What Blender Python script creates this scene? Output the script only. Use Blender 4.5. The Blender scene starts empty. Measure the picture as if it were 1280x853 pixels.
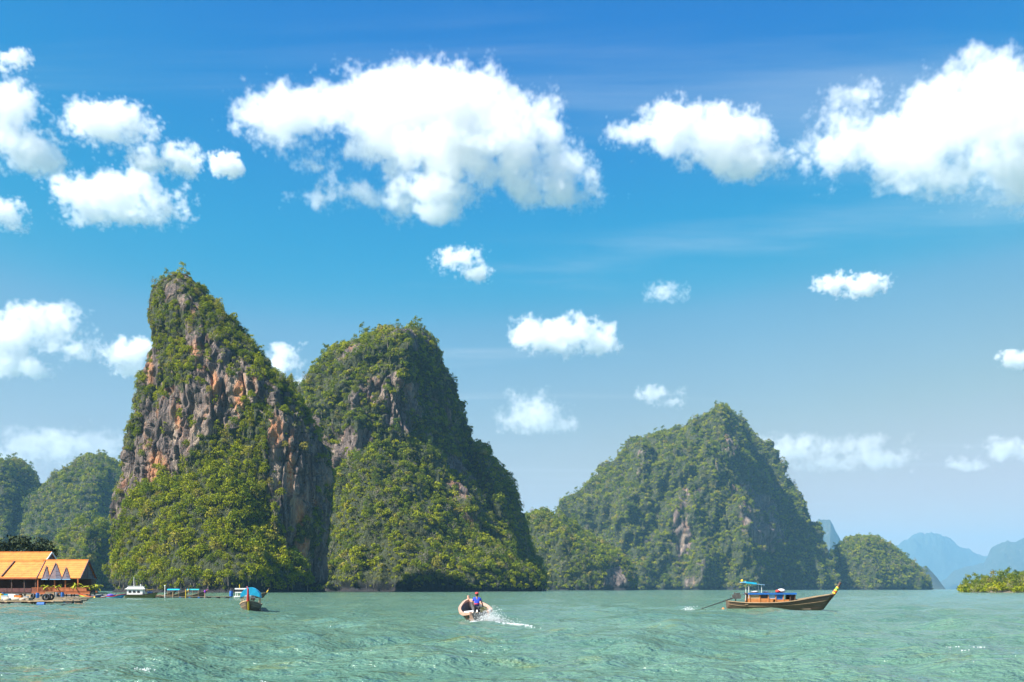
import bpy, bmesh, math, random
import numpy as np
from mathutils import Vector, Matrix, Euler

S = bpy.context.scene
R = math.radians
# ------------------------------------------------------------------ camera
F, HX, HY, HCAM = 1244.0, 640.0, 736.5, 2.0     # focal length and horizon of the photograph (1280 x 853), eye height
cam_d = bpy.data.cameras.new('camera'); cam = bpy.data.objects.new('camera', cam_d)
S.collection.objects.link(cam); S.camera = cam
cam_d.sensor_width = 36.0; cam_d.lens = 36.0 * F / 1280.0
cam_d.shift_y = (HY - 426.5) / 1280.0
cam_d.clip_start = 0.5; cam_d.clip_end = 60000
cam.location = (0, 0, HCAM); cam.rotation_euler = (R(90), 0, 0)
# ------------------------------------------------------------------ sky
SUN_AZ, SUN_EL = R(242), R(45)      # azimuth clockwise from +Y: behind the left shoulder
sun_dir = Vector((math.sin(SUN_AZ) * math.cos(SUN_EL), math.cos(SUN_AZ) * math.cos(SUN_EL), math.sin(SUN_EL)))
W = bpy.data.worlds.new('World'); S.world = W; W.use_nodes = True
wn, wl = W.node_tree.nodes, W.node_tree.links
wn.clear()
sky = wn.new('ShaderNodeTexSky'); sky.sky_type = 'NISHITA'; sky.sun_disc = False
sky.sun_elevation = SUN_EL; sky.sun_rotation = SUN_AZ
sky.altitude = 0; sky.air_density = 1.0; sky.dust_density = 0.5; sky.ozone_density = 3.0
# one tone curve per channel over the whole sky: the photograph's saturated development
dim = wn.new('ShaderNodeVectorMath'); dim.operation = 'SCALE'; dim.inputs['Scale'].default_value = 0.1
wl.new(sky.outputs[0], dim.inputs[0])
crv = wn.new('ShaderNodeRGBCurve'); wl.new(dim.outputs[0], crv.inputs['Color'])
for k, pts in enumerate((((0, 0), (.109, .0), (.141, .005), (.178, .115), (.235, .235), (.352, .42), (.539, .57), (1, .78)),
                         ((0, 0), (.162, .122), (.188, .16), (.238, .232), (.292, .29), (.376, .352), (.503, .415), (.584, .44), (1, .66)),
                         ((0, 0), (.301, .415), (.342, .435), (.407, .445), (.474, .44), (.558, .42), (.624, .395), (.8, .50), (1, .62)))):
    c = crv.mapping.curves[k]; c.points[0].location = pts[0]; c.points[1].location = pts[-1]
    for p in pts[1:-1]: c.points.new(*p)
crv.mapping.update()
hs = wn.new('ShaderNodeVectorMath'); hs.operation = 'SCALE'; hs.inputs['Scale'].default_value = 10.0
wl.new(crv.outputs[0], hs.inputs[0])
# thin cirrus veil over the whole sky, as streaks on a high flat layer
tc = wn.new('ShaderNodeTexCoord'); sep = wn.new('ShaderNodeSeparateXYZ'); wl.new(tc.outputs['Generated'], sep.inputs[0])
def wmath(op, a, b=None, c=None):
    n = wn.new('ShaderNodeMath'); n.operation = op
    for i, v in enumerate((a, b, c)):
        if v is None: continue
        if isinstance(v, (int, float)): n.inputs[i].default_value = v
        else: wl.new(v, n.inputs[i])
    return n.outputs[0]
CIRRUS = (9.4, 3.3, 0)
zc = wmath('MAXIMUM', sep.outputs[2], 0.03)
cmb = wn.new('ShaderNodeCombineXYZ')
wl.new(wmath('DIVIDE', sep.outputs[0], zc), cmb.inputs[0]); wl.new(wmath('DIVIDE', sep.outputs[1], zc), cmb.inputs[1])
mp = wn.new('ShaderNodeMapping'); mp.inputs['Rotation'].default_value = (0, 0, R(18)); mp.inputs['Scale'].default_value = (0.20, 0.75, 1)
mp.inputs['Location'].default_value = CIRRUS
wl.new(cmb.outputs[0], mp.inputs[0])
nz = wn.new('ShaderNodeTexNoise'); nz.inputs['Scale'].default_value = 1.3; nz.inputs['Detail'].default_value = 7; nz.inputs['Roughness'].default_value = 0.55
nz.inputs['Distortion'].default_value = 0.6
wl.new(mp.outputs[0], nz.inputs['Vector'])
mr = wn.new('ShaderNodeMapRange'); mr.interpolation_type = 'SMOOTHSTEP'
mr.inputs[1].default_value = 0.54; mr.inputs[2].default_value = 0.80; mr.inputs[3].default_value = 0.0; mr.inputs[4].default_value = 0.40
wl.new(nz.outputs['Fac'], mr.inputs[0])
mx = wn.new('ShaderNodeMix'); mx.data_type = 'RGBA'
wl.new(mr.outputs[0], mx.inputs[0]); wl.new(hs.outputs[0], mx.inputs[6]); mx.inputs[7].default_value = (5.2, 5.9, 6.4, 1)
bg = wn.new('ShaderNodeBackground'); bg.inputs[1].default_value = 0.0595
wl.new(mx.outputs[2], bg.inputs[0])
wo = wn.new('ShaderNodeOutputWorld'); wl.new(bg.outputs[0], wo.inputs[0])
# ------------------------------------------------------------------ sun
sd = bpy.data.lights.new('sun', 'SUN'); sd.energy = 5.0; sd.angle = R(0.5); sd.color = (1.0, 0.965, 0.90)
so = bpy.data.objects.new('sun', sd); S.collection.objects.link(so)
so.rotation_euler = sun_dir.to_track_quat('Z', 'Y').to_euler(); so.location = (-200, -200, 600)
# ------------------------------------------------------------------ exposure, render
S.view_settings.view_transform = 'Standard'; S.view_settings.look = 'None'
S.view_settings.exposure = 1.3; S.view_settings.gamma = 1.0; S.view_settings.use_curve_mapping = False
cy = S.cycles
cy.max_bounces = 12; cy.diffuse_bounces = 3; cy.glossy_bounces = 3; cy.transmission_bounces = 3
cy.volume_bounces = 10; cy.transparent_max_bounces = 8
cy.use_denoising = True; cy.use_adaptive_sampling = True; cy.adaptive_threshold = 0.02
# ------------------------------------------------------------------ helpers
COL = S.collection
rng = random.Random(7); nr = np.random.default_rng(7)
def P(px, py, Y):
    """the point at distance Y seen at a pixel of the photograph"""
    return Vector(((px - HX) * Y / F, Y, HCAM + (HY - py) * Y / F))
def tag(o, label=None, cat=None, group=None, kind=None):
    if label: o['label'] = label
    if cat: o['category'] = cat
    if group: o['group'] = group
    if kind: o['kind'] = kind
    return o
def empty(name, loc=(0, 0, 0), rz=0.0):
    o = bpy.data.objects.new(name, None); COL.objects.link(o); o.location = loc; o.rotation_euler = (0, 0, rz)
    o.empty_display_size = 0.5
    return o
def link(name, me, mat=None, parent=None):
    o = bpy.data.objects.new(name, me); COL.objects.link(o)
    if mat is not None and len(me.materials) == 0: me.materials.append(mat)
    if parent is not None: o.parent = parent
    return o
def copy_tree(o, parent=None):
    c = o.copy(); COL.objects.link(c); c.parent = parent
    for ch in list(o.children): copy_tree(ch, c)
    return c
class MB:
    """collects simple solids and links them as one mesh object"""
    def __init__(s): s.v = []; s.f = []
    def add(s, vs, fs):
        b = len(s.v); s.v += [tuple(v) for v in vs]; s.f += [tuple(i + b for i in f) for f in fs]; return s
    def box(s, c, d, rz=0.0, rx=0.0, ry=0.0):
        m = Euler((rx, ry, rz)).to_matrix(); c = Vector(c)
        vs = [c + m @ Vector((x * d[0] / 2, y * d[1] / 2, z * d[2] / 2)) for z in (-1, 1) for y in (-1, 1) for x in (-1, 1)]
        return s.add(vs, [(0, 2, 3, 1), (4, 5, 7, 6), (0, 1, 5, 4), (2, 6, 7, 3), (0, 4, 6, 2), (1, 3, 7, 5)])
    def beam(s, a, b, w, h=None):
        a, b = Vector(a), Vector(b); d = b - a; q = d.to_track_quat('X', 'Z').to_matrix(); h = h or w; L = d.length; c = (a + b) / 2
        vs = [c + q @ Vector((x * L / 2, y * w / 2, z * h / 2)) for z in (-1, 1) for y in (-1, 1) for x in (-1, 1)]
        return s.add(vs, [(0, 2, 3, 1), (4, 5, 7, 6), (0, 1, 5, 4), (2, 6, 7, 3), (0, 4, 6, 2), (1, 3, 7, 5)])
    def tube(s, pts, rad, n=8, caps=True):
        pts = [Vector(p) for p in pts]; rad = rad if isinstance(rad, (list, tuple)) else [rad] * len(pts)
        b = len(s.v)
        for i, p in enumerate(pts):
            d = (pts[min(i + 1, len(pts) - 1)] - pts[max(i - 1, 0)]).normalized()
            q = d.to_track_quat('Z', 'Y').to_matrix()
            for k in range(n):
                a = 2 * math.pi * k / n
                s.v.append(tuple(p + q @ Vector((math.cos(a) * rad[i], math.sin(a) * rad[i], 0))))
        for i in range(len(pts) - 1):
            for k in range(n):
                s.f.append((b + i * n + k, b + i * n + (k + 1) % n, b + (i + 1) * n + (k + 1) % n, b + (i + 1) * n + k))
        if caps:
            s.f.append(tuple(b + k for k in reversed(range(n)))); s.f.append(tuple(b + (len(pts) - 1) * n + k for k in range(n)))
        return s
    def ball(s, c, r, n=10, m=7):
        c = Vector(c); r = r if isinstance(r, (list, tuple)) else (r, r, r); b = len(s.v)
        for i in range(m + 1):
            t = math.pi * i / m
            for k in range(n):
                a = 2 * math.pi * k / n
                s.v.append((c[0] + r[0] * math.sin(t) * math.cos(a), c[1] + r[1] * math.sin(t) * math.sin(a), c[2] - r[2] * math.cos(t)))
        for i in range(m):
            for k in range(n): s.f.append((b + i * n + k, b + i * n + (k + 1) % n, b + (i + 1) * n + (k + 1) % n, b + (i + 1) * n + k))
        return s
    def prism(s, poly, th):
        """extrude a polygon (list of 3D points) along a vector"""
        poly = [Vector(p) for p in poly]; th = Vector(th); n = len(poly)
        vs = poly + [p + th for p in poly]
        return s.add(vs, [tuple(reversed(range(n))), tuple(range(n, 2 * n))] + [(i, (i + 1) % n, (i + 1) % n + n, i + n) for i in range(n)])
    def mesh(s, name):
        me = bpy.data.meshes.new(name); me.from_pydata(s.v, [], s.f); me.validate(); me.update(); return me
    def build(s, name, mat, parent=None, smooth=False):
        me = s.mesh(name)
        bm = bmesh.new(); bm.from_mesh(me); bmesh.ops.recalc_face_normals(bm, faces=bm.faces); bm.to_mesh(me); bm.free()
        if smooth: me.shade_smooth()
        return link(name, me, mat, parent)
def np_mesh(name, V, Q, smooth=True):
    me = bpy.data.meshes.new(name)
    V = np.asarray(V, np.float32); Q = np.asarray(Q, np.int32); k = Q.shape[1]
    me.vertices.add(len(V)); me.vertices.foreach_set('co', V.ravel())
    me.loops.add(Q.size); me.loops.foreach_set('vertex_index', Q.ravel())
    me.polygons.add(len(Q)); me.polygons.foreach_set('loop_start', np.arange(0, Q.size, k, dtype=np.int32))
    me.polygons.foreach_set('use_smooth', np.full(len(Q), smooth))
    me.update(); me.validate()
    return me
# value noise on numpy arrays
_perm = nr.random((64, 64, 64)).astype(np.float32)
def vnoise(p):
    i = np.floor(p).astype(np.int64); f = (p - i).astype(np.float32); f = f * f * (3 - 2 * f); i &= 63; j = (i + 1) & 63
    x0, y0, z0 = i[:, 0], i[:, 1], i[:, 2]; x1, y1, z1 = j[:, 0], j[:, 1], j[:, 2]
    fx, fy, fz = f[:, 0], f[:, 1], f[:, 2]
    a = _perm[x0, y0, z0] * (1 - fx) + _perm[x1, y0, z0] * fx; b = _perm[x0, y1, z0] * (1 - fx) + _perm[x1, y1, z0] * fx
    c = _perm[x0, y0, z1] * (1 - fx) + _perm[x1, y0, z1] * fx; d = _perm[x0, y1, z1] * (1 - fx) + _perm[x1, y1, z1] * fx
    return (a * (1 - fy) + b * fy) * (1 - fz) + (c * (1 - fy) + d * fy) * fz - 0.5
def fbm(p, sc, oct=4, gain=0.5, seed=0):
    sc = np.asarray(sc, np.float32); out = 0; a = 1.0
    for k in range(oct):
        out = out + a * vnoise(p / sc + 13.7 * k + seed * 7.31); sc = sc / 2.03; a *= gain
    return out
# ------------------------------------------------------------------ materials
MATS = {}
class NT:
    def __init__(s, name):
        s.m = bpy.data.materials.new(name); s.m.use_nodes = True; s.t = s.m.node_tree; s.t.nodes.clear()
        s.out = s.n('ShaderNodeOutputMaterial'); MATS[name] = s.m
    def n(s, t, **kw):
        x = s.t.nodes.new(t)
        for k, v in kw.items(): setattr(x, k, v)
        return x
    def l(s, a, b): s.t.links.new(a, b)
    def put(s, inp, v):
        if isinstance(v, bpy.types.NodeSocket): s.l(v, inp)
        elif isinstance(v, tuple) and len(v) == 3 and inp.type == 'RGBA': inp.default_value = (*v, 1)
        else: inp.default_value = v
    def math(s, op, a, b=None, c=None, clamp=False):
        x = s.n('ShaderNodeMath', operation=op, use_clamp=clamp)
        for i, v in enumerate((a, b, c)):
            if v is not None: s.put(x.inputs[i], v)
        return x.outputs[0]
    def coord(s, kind='Object', scale=(1, 1, 1), rot=(0, 0, 0)):
        if kind == 'World': src = s.n('ShaderNodeNewGeometry').outputs['Position']
        else: src = s.n('ShaderNodeTexCoord').outputs[kind]
        mp = s.n('ShaderNodeMapping'); s.l(src, mp.inputs[0]); mp.inputs['Scale'].default_value = scale; mp.inputs['Rotation'].default_value = rot
        return mp.outputs[0]
    def noise(s, vec, scale=1.0, detail=4, rough=0.5, dist=0.0):
        x = s.n('ShaderNodeTexNoise'); s.l(vec, x.inputs['Vector']); x.inputs['Scale'].default_value = scale
        x.inputs['Detail'].default_value = detail; x.inputs['Roughness'].default_value = rough; x.inputs['Distortion'].default_value = dist
        return x.outputs['Fac']
    def ramp(s, v, lo, hi, a=0.0, b=1.0, smooth=True):
        x = s.n('ShaderNodeMapRange'); x.interpolation_type = 'SMOOTHSTEP' if smooth else 'LINEAR'; s.put(x.inputs[0], v)
        for i, q in enumerate((lo, hi, a, b)): s.put(x.inputs[i + 1], q)
        return x.outputs[0]
    def mix(s, f, a, b, mode='MIX'):
        x = s.n('ShaderNodeMix', data_type='RGBA', blend_type=mode); s.put(x.inputs[0], f); s.put(x.inputs[6], a); s.put(x.inputs[7], b)
        return x.outputs[2]
    def bsdf(s, col, rough=0.7, **kw):
        b = s.n('ShaderNodeBsdfPrincipled'); s.put(b.inputs['Base Color'], col); s.put(b.inputs['Roughness'], rough)
        for k, v in kw.items(): s.put(b.inputs[k.replace('_', ' ')], v)
        s.l(b.outputs[0], s.out.inputs[0]); return b
    def bump(s, h, strength=0.5, dist=0.1, nrm=None):
        x = s.n('ShaderNodeBump'); s.l(h, x.inputs['Height']); x.inputs['Strength'].default_value = strength; x.inputs['Distance'].default_value = dist
        if nrm is not None: s.l(nrm, x.inputs['Normal'])
        return x.outputs[0]
def simple(name, col, rough=0.6, var=0.25, scale=3.0, metal=0.0, aniso=(1, 1, 1)):
    t = NT(name); c = t.coord('Object', aniso)
    n1 = t.noise(c, scale, 5, 0.6); n2 = t.noise(c, scale * 7, 3, 0.6)
    f = t.math('ADD', t.math('MULTIPLY', n1, 0.65), t.math('MULTIPLY', n2, 0.35))
    lo = tuple(x * (1 - var) for x in col); hi = tuple(min(1, x * (1 + var)) for x in col)
    b = t.bsdf(t.mix(t.ramp(f, 0.3, 0.7), lo, hi), rough, Metallic=metal)
    t.l(t.bump(n2, 0.25, 0.02), b.inputs['Normal'])
    return t.m
# ------------------------------------------------------------------ water
def water_material():
    t = NT('bay_water')
    c = t.coord('World')
    big = t.noise(t.coord('World', (0.012, 0.03, 1)), 1.0, 4, 0.6)
    mid = t.noise(t.coord('World', (0.35, 0.9, 1)), 1.0, 4, 0.6)
    col = t.mix(t.ramp(big, 0.35, 0.68), (0.080, 0.172, 0.120), (0.108, 0.202, 0.140))
    col = t.mix(t.ramp(mid, 0.56, 0.74, 0, 0.75), col, (0.150, 0.185, 0.055))     # olive green streaks from stretched noise
    b = t.bsdf(col, 0.12, IOR=1.33)
    n1 = t.noise(t.coord('World', (1.5, 2.1, 1), (0, 0, R(8))), 1.0, 3, 0.6, 0.15)
    n2 = t.noise(t.coord('World', (4.2, 6.0, 1), (0, 0, R(-14))), 1.0, 3, 0.65, 0.2)
    n3 = t.noise(t.coord('World', (0.14, 0.40, 1), (0, 0, R(4))), 1.0, 3, 0.55, 0.3)
    h = t.math('ADD', t.math('ADD', t.math('MULTIPLY', n1, 0.42), t.math('MULTIPLY', n2, 0.16)), t.math('MULTIPLY', n3, 0.35))
    t.l(t.bump(h, 0.9, 1.0), b.inputs['Normal'])
    return t.m
WATER_M = water_material()
def axis(lo, hi, c, d, g):
    a = [c]; s = d
    while a[-1] < hi: a.append(a[-1] + s); s = min(s * g, 900)
    b = [c]; s = d
    while b[-1] > lo: b.append(b[-1] - s); s = min(s * g, 900)
    return np.array(sorted(set(a + b)), np.float32)
def wave_height(x, y, cell=None):
    """choppy bay: many small wave trains; those finer than the mesh drop out"""
    g = np.random.default_rng(21); h = np.zeros_like(x)
    for k in range(46):
        lam = 0.8 * (16 / 0.8) ** g.random(); th = g.normal(-1.35, 0.85); ph = g.uniform(0, 6.28); a = 0.0150 * lam ** 0.45
        kk = 2 * math.pi / lam
        q = kk * (x * math.cos(th) + y * math.sin(th)) + ph + 0.8 * np.sin(0.11 * x + 0.07 * y + ph)
        w = a * (1 - 2 * np.abs(np.sin(q / 2)) ** 1.3 + 0.15)
        if cell is not None: w = w * np.clip((lam / cell - 2.5) / 2.5, 0, 1)
        h += w
    return h
ys = axis(-150, 20500, 30, 0.20, 1.012); xs = axis(-16000, 16000, 0, 0.24, 1.022)
gx, gy = np.meshgrid(xs, ys); cx_ = np.gradient(xs)[None, :].repeat(len(ys), 0); cy_ = np.gradient(ys)[:, None].repeat(len(xs), 1)
gz = wave_height(gx, gy, np.maximum(cy_, cx_ * 0.6))
ny_, nx_ = gx.shape
idx = np.arange(ny_ * nx_).reshape(ny_, nx_)
Q = np.stack([idx[:-1, :-1], idx[:-1, 1:], idx[1:, 1:], idx[1:, :-1]], -1).reshape(-1, 4)
water = link('water', np_mesh('water', np.stack([gx, gy, gz], -1).reshape(-1, 3), Q), WATER_M)
tag(water, 'choppy turquoise green bay water reaching to the islands', kind='structure')

def sea_z(x, y):
    """height of the water sheet at a spot"""
    i = min(max(int(np.searchsorted(ys, y)) - 1, 0), len(ys) - 2); j = min(max(int(np.searchsorted(xs, x)) - 1, 0), len(xs) - 2)
    u = (x - xs[j]) / (xs[j + 1] - xs[j]); v = (y - ys[i]) / (ys[i + 1] - ys[i])
    return float((gz[i, j] * (1 - u) + gz[i, j + 1] * u) * (1 - v) + (gz[i + 1, j] * (1 - u) + gz[i + 1, j + 1] * u) * v)
# ------------------------------------------------------------------ limestone islands
def rock_material(name, stain=1.0, tone=1.0):
    t = NT(name)
    g = (0.205 * tone, 0.155 * tone, 0.132 * tone); d = (0.056 * tone, 0.043 * tone, 0.040 * tone); pale = (0.42 * tone, 0.315 * tone, 0.225 * tone)
    st = t.noise(t.coord('World', (0.30, 0.30, 0.030)), 1.0, 7, 0.66, 0.5)
    st2 = t.noise(t.coord('World', (0.075, 0.075, 0.020)), 1.0, 6, 0.64, 0.8)
    st3 = t.noise(t.coord('World', (0.9, 0.9, 0.045)), 1.0, 4, 0.6, 0.2)
    fine = t.noise(t.coord('World', (0.6, 0.6, 0.22)), 1.0, 7, 0.72, 0.4)
    crack = t.n('ShaderNodeTexVoronoi', feature='DISTANCE_TO_EDGE'); t.l(t.coord('World', (0.22, 0.22, 0.07)), crack.inputs['Vector']); crack.inputs['Scale'].default_value = 1.0
    ck = t.ramp(crack.outputs['Distance'], 0.0, 0.07)
    col = t.mix(t.ramp(st, 0.38, 0.60), d, g)
    col = t.mix(t.ramp(st2, 0.50, 0.68, 0, 0.8), col, pale)
    col = t.mix(t.ramp(st3, 0.54, 0.68, 0, 0.7), col, d)
    col = t.mix(t.ramp(fine, 0.58, 0.74, 0, 0.6), col, tuple(x * 0.5 for x in d))
    rust = t.noise(t.coord('World', (0.055, 0.055, 0.022)), 1.0, 5, 0.62, 1.0)
    at = t.n('ShaderNodeAttribute', attribute_name='rust')
    rv = t.math('ADD', t.ramp(rust, 0.54, 0.70, 0, 0.55 * stain), t.math('MULTIPLY', at.outputs['Fac'], 1.0), clamp=True)
    rc = t.mix(t.ramp(fine, 0.40, 0.65), (0.50, 0.175, 0.055), (0.46, 0.30, 0.17))
    col = t.mix(t.math('MULTIPLY', rv, t.ramp(fine, 0.30, 0.52, 0.35, 1.0)), col, rc)
    vg = t.n('ShaderNodeAttribute', attribute_name='veg')
    soil = t.mix(t.ramp(fine, 0.35, 0.65), (0.024, 0.034, 0.010), (0.055, 0.065, 0.016))  # forest floor, kept dark to paint shade into the gaps between crowns
    m = t.math('ADD', vg.outputs['Fac'], t.math('MULTIPLY', t.math('SUBTRACT', fine, 0.5), 1.2))
    col = t.mix(t.ramp(m, 0.35, 0.6), col, soil)
    zs = t.n('ShaderNodeSeparateXYZ'); t.l(t.n('ShaderNodeNewGeometry').outputs['Position'], zs.inputs[0])
    col = t.mix(t.ramp(t.math('ADD', zs.outputs[2], t.math('MULTIPLY', fine, 4.0)), 12.0, 6.5, 0, 0.96), col, (0.016, 0.016, 0.018))   # tide marked rock, with the undercut's dark shadow painted into the colour
    b = t.bsdf(col, 0.9)
    t.l(t.bump(t.math('ADD', t.math('ADD', fine, t.math('MULTIPLY', st, 0.7)), t.math('MULTIPLY', ck, 0.35)), 1.0, 2.4), b.inputs['Normal'])
    return t.m
ROCK = rock_material('limestone', 1.0, 1.0)
def far_material():
    t = NT('far_forest')
    a = t.noise(t.coord('World', (0.02, 0.02, 0.006)), 1.0, 6, 0.65); b_ = t.noise(t.coord('World', (0.07, 0.07, 0.07)), 1.0, 4, 0.7)
    col = t.mix(t.ramp(b_, 0.35, 0.65), (0.030, 0.045, 0.028), (0.060, 0.072, 0.045))
    col = t.mix(t.ramp(a, 0.52, 0.72), col, (0.11, 0.105, 0.09))
    b = t.bsdf(col, 0.95); t.l(t.bump(b_, 1.0, 12.0), b.inputs['Normal'])
    return t.m
FAR = far_material()
def crm(A, n, closed, axis_):
    """Catmull-Rom resampling of a control grid along one axis"""
    A = np.moveaxis(np.asarray(A, float), axis_, 0); m = len(A)
    t = np.linspace(0, m if closed else m - 1, n, endpoint=not closed)
    i = np.floor(t).astype(int)
    if not closed: i = np.minimum(i, m - 2)
    f = (t - i).reshape((-1,) + (1,) * (A.ndim - 1))
    ix = (lambda k: k % m) if closed else (lambda k: np.clip(k, 0, m - 1))
    p0, p1, p2, p3 = A[ix(i - 1)], A[ix(i)], A[ix(i + 1)], A[ix(i + 2)]
    r = 0.5 * (2 * p1 + (p2 - p0) * f + (2 * p0 - 5 * p1 + 4 * p2 - p3) * f ** 2 + (3 * p1 - p0 - 3 * p2 + p3) * f ** 3)
    return np.moveaxis(r, 0, axis_)
def in_poly(px, py, poly):
    r = np.zeros(px.shape, bool); n = len(poly)
    for k in range(n):
        x1, y1 = poly[k]; x2, y2 = poly[(k + 1) % n]
        if y1 == y2: continue
        c = ((y1 > py) != (y2 > py)) & (px < (x2 - x1) * (py - y1) / (y2 - y1) + x1); r ^= c
    return r
def proj(V): return HX + F * V[:, 0] / V[:, 1], HY - F * (V[:, 2] - HCAM) / V[:, 1]
def far_by(rows, k): return [(py, [(px, Y * k) for px, Y in rg]) for py, rg in rows]
def massif(rows, nt, nz_, amps, seed, flute=1.0):
    """rows from the waterline up: (photo row, [(photo column, distance), ...round the rock...])"""
    C = []
    for py, ring in rows: C.append([tuple(P(px, py, Y)) for px, Y in ring])
    G = crm(crm(C, nt, True, 1), nz_, False, 0)              # nz x nt x 3
    G[..., 2][0] = -2.5
    V = G.reshape(-1, 3)
    du = np.roll(G, -1, 1) - np.roll(G, 1, 1); dv = np.gradient(G, axis=0)
    N = np.cross(du, dv).reshape(-1, 3); N /= np.linalg.norm(N, axis=1, keepdims=True) + 1e-9
    N[np.isnan(N)] = 0
    cen = V.mean(0); 
    if ((V - cen) * N).sum() < 0: N = -N
    a1, a2, a3 = amps; V0 = V; sc = max(1.0, V[:, 1].mean() / 900); V = V / sc
    d = a1 * fbm(V, (60, 60, 70), 3, 0.5, seed) + a2 * fbm(V, (18, 18, 40), 3, 0.55, seed + 1)
    rid = 1 - np.abs(fbm(V, (13, 13, 60), 3, 0.5, seed + 2)) * 3.0
    d = d + flute * a3 * rid + a3 * 0.9 * fbm(V, (5, 5, 9), 3, 0.6, seed + 3) - a3 * 0.9 * np.abs(fbm(V, (7, 7, 22), 3, 0.6, seed + 4)) * 2 - a3 * 0.4
    cn = fbm(V, (9, 9, 55), 2, 0.5, seed + 5); d = d - a3 * 1.1 * np.exp(-(cn / 0.045) ** 2) - a3 * 0.5 * np.exp(-(fbm(V, (14, 14, 7), 2, 0.5, seed + 6) / 0.04) ** 2) + a3 * 0.35 * fbm(V, (2.2, 2.2, 4), 2, 0.6, seed + 7)
    V = V0; zt = V[:, 2].max(); d = d * sc * np.clip((zt - V[:, 2]) / (0.22 * zt), 0.22, 1); z = V[:, 2]; d = d - 5.0 * np.exp(-((z - 2.5) / 2.5) ** 2) * min(1, a3)       # notch cut by the sea
    V = V + N * d[:, None] * np.array([1, 1, 0.6])
    V[:, 2] = np.where(z < 0, z, np.maximum(V[:, 2], 0.2))
    idx = np.arange(nt * nz_).reshape(nz_, nt); j = np.roll(idx, -1, 1)
    Q = np.stack([idx[:-1], j[:-1], j[1:], idx[1:]], -1).reshape(-1, 4)
    # close the top
    top = len(V); V = np.vstack([V, V[idx[-1]].mean(0) + [0, 0, 0.5]])
    tq = np.stack([idx[-1], j[-1], np.full(nt, top), np.full(nt, top)], -1)
    a = V[Q[:, 2]] - V[Q[:, 0]]; b = V[Q[:, 3]] - V[Q[:, 1]]; nn = np.cross(a, b)
    if (nn * (V[Q].mean(1) - cen)).sum() < 0: Q = Q[:, ::-1]; tq = tq[:, [1, 0, 3, 2]]
    return V, Q, tq
def mesh_of(name, V, Q, tq, attrs, mat):
    me = bpy.data.meshes.new(name)
    me.from_pydata([], [], [])
    V = V.astype(np.float32); nq = len(Q); ntq = len(tq)
    loops = np.concatenate([Q.ravel(), tq[:, :3].ravel()]).astype(np.int32)
    st = np.concatenate([np.arange(nq) * 4, nq * 4 + np.arange(ntq) * 3]).astype(np.int32)
    me.vertices.add(len(V)); me.vertices.foreach_set('co', V.ravel()); me.loops.add(len(loops)); me.loops.foreach_set('vertex_index', loops)
    me.polygons.add(nq + ntq); me.polygons.foreach_set('loop_start', st); me.polygons.foreach_set('use_smooth', np.ones(nq + ntq, bool))
    me.update(); me.validate()
    for k, v in attrs.items(): me.attributes.new(k, 'FLOAT', 'POINT').data.foreach_set('value', v.astype(np.float32))
    me.materials.append(mat); return me
def vnormals(V, Q):
    a = V[Q[:, 2]] - V[Q[:, 0]]; b = V[Q[:, 3]] - V[Q[:, 1]]; n = np.cross(a, b); N = np.zeros_like(V)
    for k in range(4): np.add.at(N, Q[:, k], n)
    return N / (np.linalg.norm(N, axis=1, keepdims=True) + 1e-9)
# ---- trees: a few crowns of many leaf clumps, each with its trunk
def leaf_material(name, lo, hi, dry, deep, mid, yellow_leaf):
    t = NT(name)
    oi = t.n('ShaderNodeObjectInfo'); at = t.n('ShaderNodeAttribute', attribute_type='INSTANCER', attribute_name='tint')
    tint = t.math('FRACT', t.math('ADD', oi.outputs['Random'], at.outputs['Fac']))
    g = t.noise(t.coord('World', (0.03, 0.03, 0.03)), 1.0, 3, 0.6)
    fine = t.noise(t.coord('World', (0.45, 0.45, 0.45)), 1.0, 3, 0.6)
    col = t.mix(tint, lo, hi)
    col = t.mix(t.ramp(tint, 0.82, 0.98, 0, 0.8), col, dry)
    col = t.mix(t.ramp(tint, 0.22, 0.05, 0, 0.7), col, deep)
    col = t.mix(t.ramp(g, 0.42, 0.66, 0, 0.55), col, mid)
    col = t.mix(t.ramp(fine, 0.40, 0.70, 0, 0.40), col, yellow_leaf)  # random yellow flecks over the leaf colour
    b = t.n('ShaderNodeBsdfPrincipled'); t.l(col, b.inputs['Base Color']); b.inputs['Roughness'].default_value = 0.6; b.inputs['Specular IOR Level'].default_value = 0.06
    tr = t.n('ShaderNodeBsdfTranslucent'); t.l(t.mix(0.5, col, (0.20, 0.24, 0.02)), tr.inputs['Color'])
    mxs = t.n('ShaderNodeMixShader'); mxs.inputs[0].default_value = 0.28
    t.l(b.outputs[0], mxs.inputs[1]); t.l(tr.outputs[0], mxs.inputs[2]); t.l(mxs.outputs[0], t.out.inputs[0])
    return t.m
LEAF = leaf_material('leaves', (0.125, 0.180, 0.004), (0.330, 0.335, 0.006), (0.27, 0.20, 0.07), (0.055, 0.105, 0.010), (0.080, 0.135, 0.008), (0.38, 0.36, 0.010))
LEAF_FAR = leaf_material('distant_leaves', (0.075, 0.135, 0.012), (0.205, 0.240, 0.016), (0.22, 0.17, 0.07), (0.038, 0.080, 0.018), (0.050, 0.100, 0.016), (0.26, 0.27, 0.02)); BARK = simple('bark', (0.16, 0.13, 0.10), 0.9, 0.35, 2.0, aniso=(3, 3, 0.6))
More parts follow.
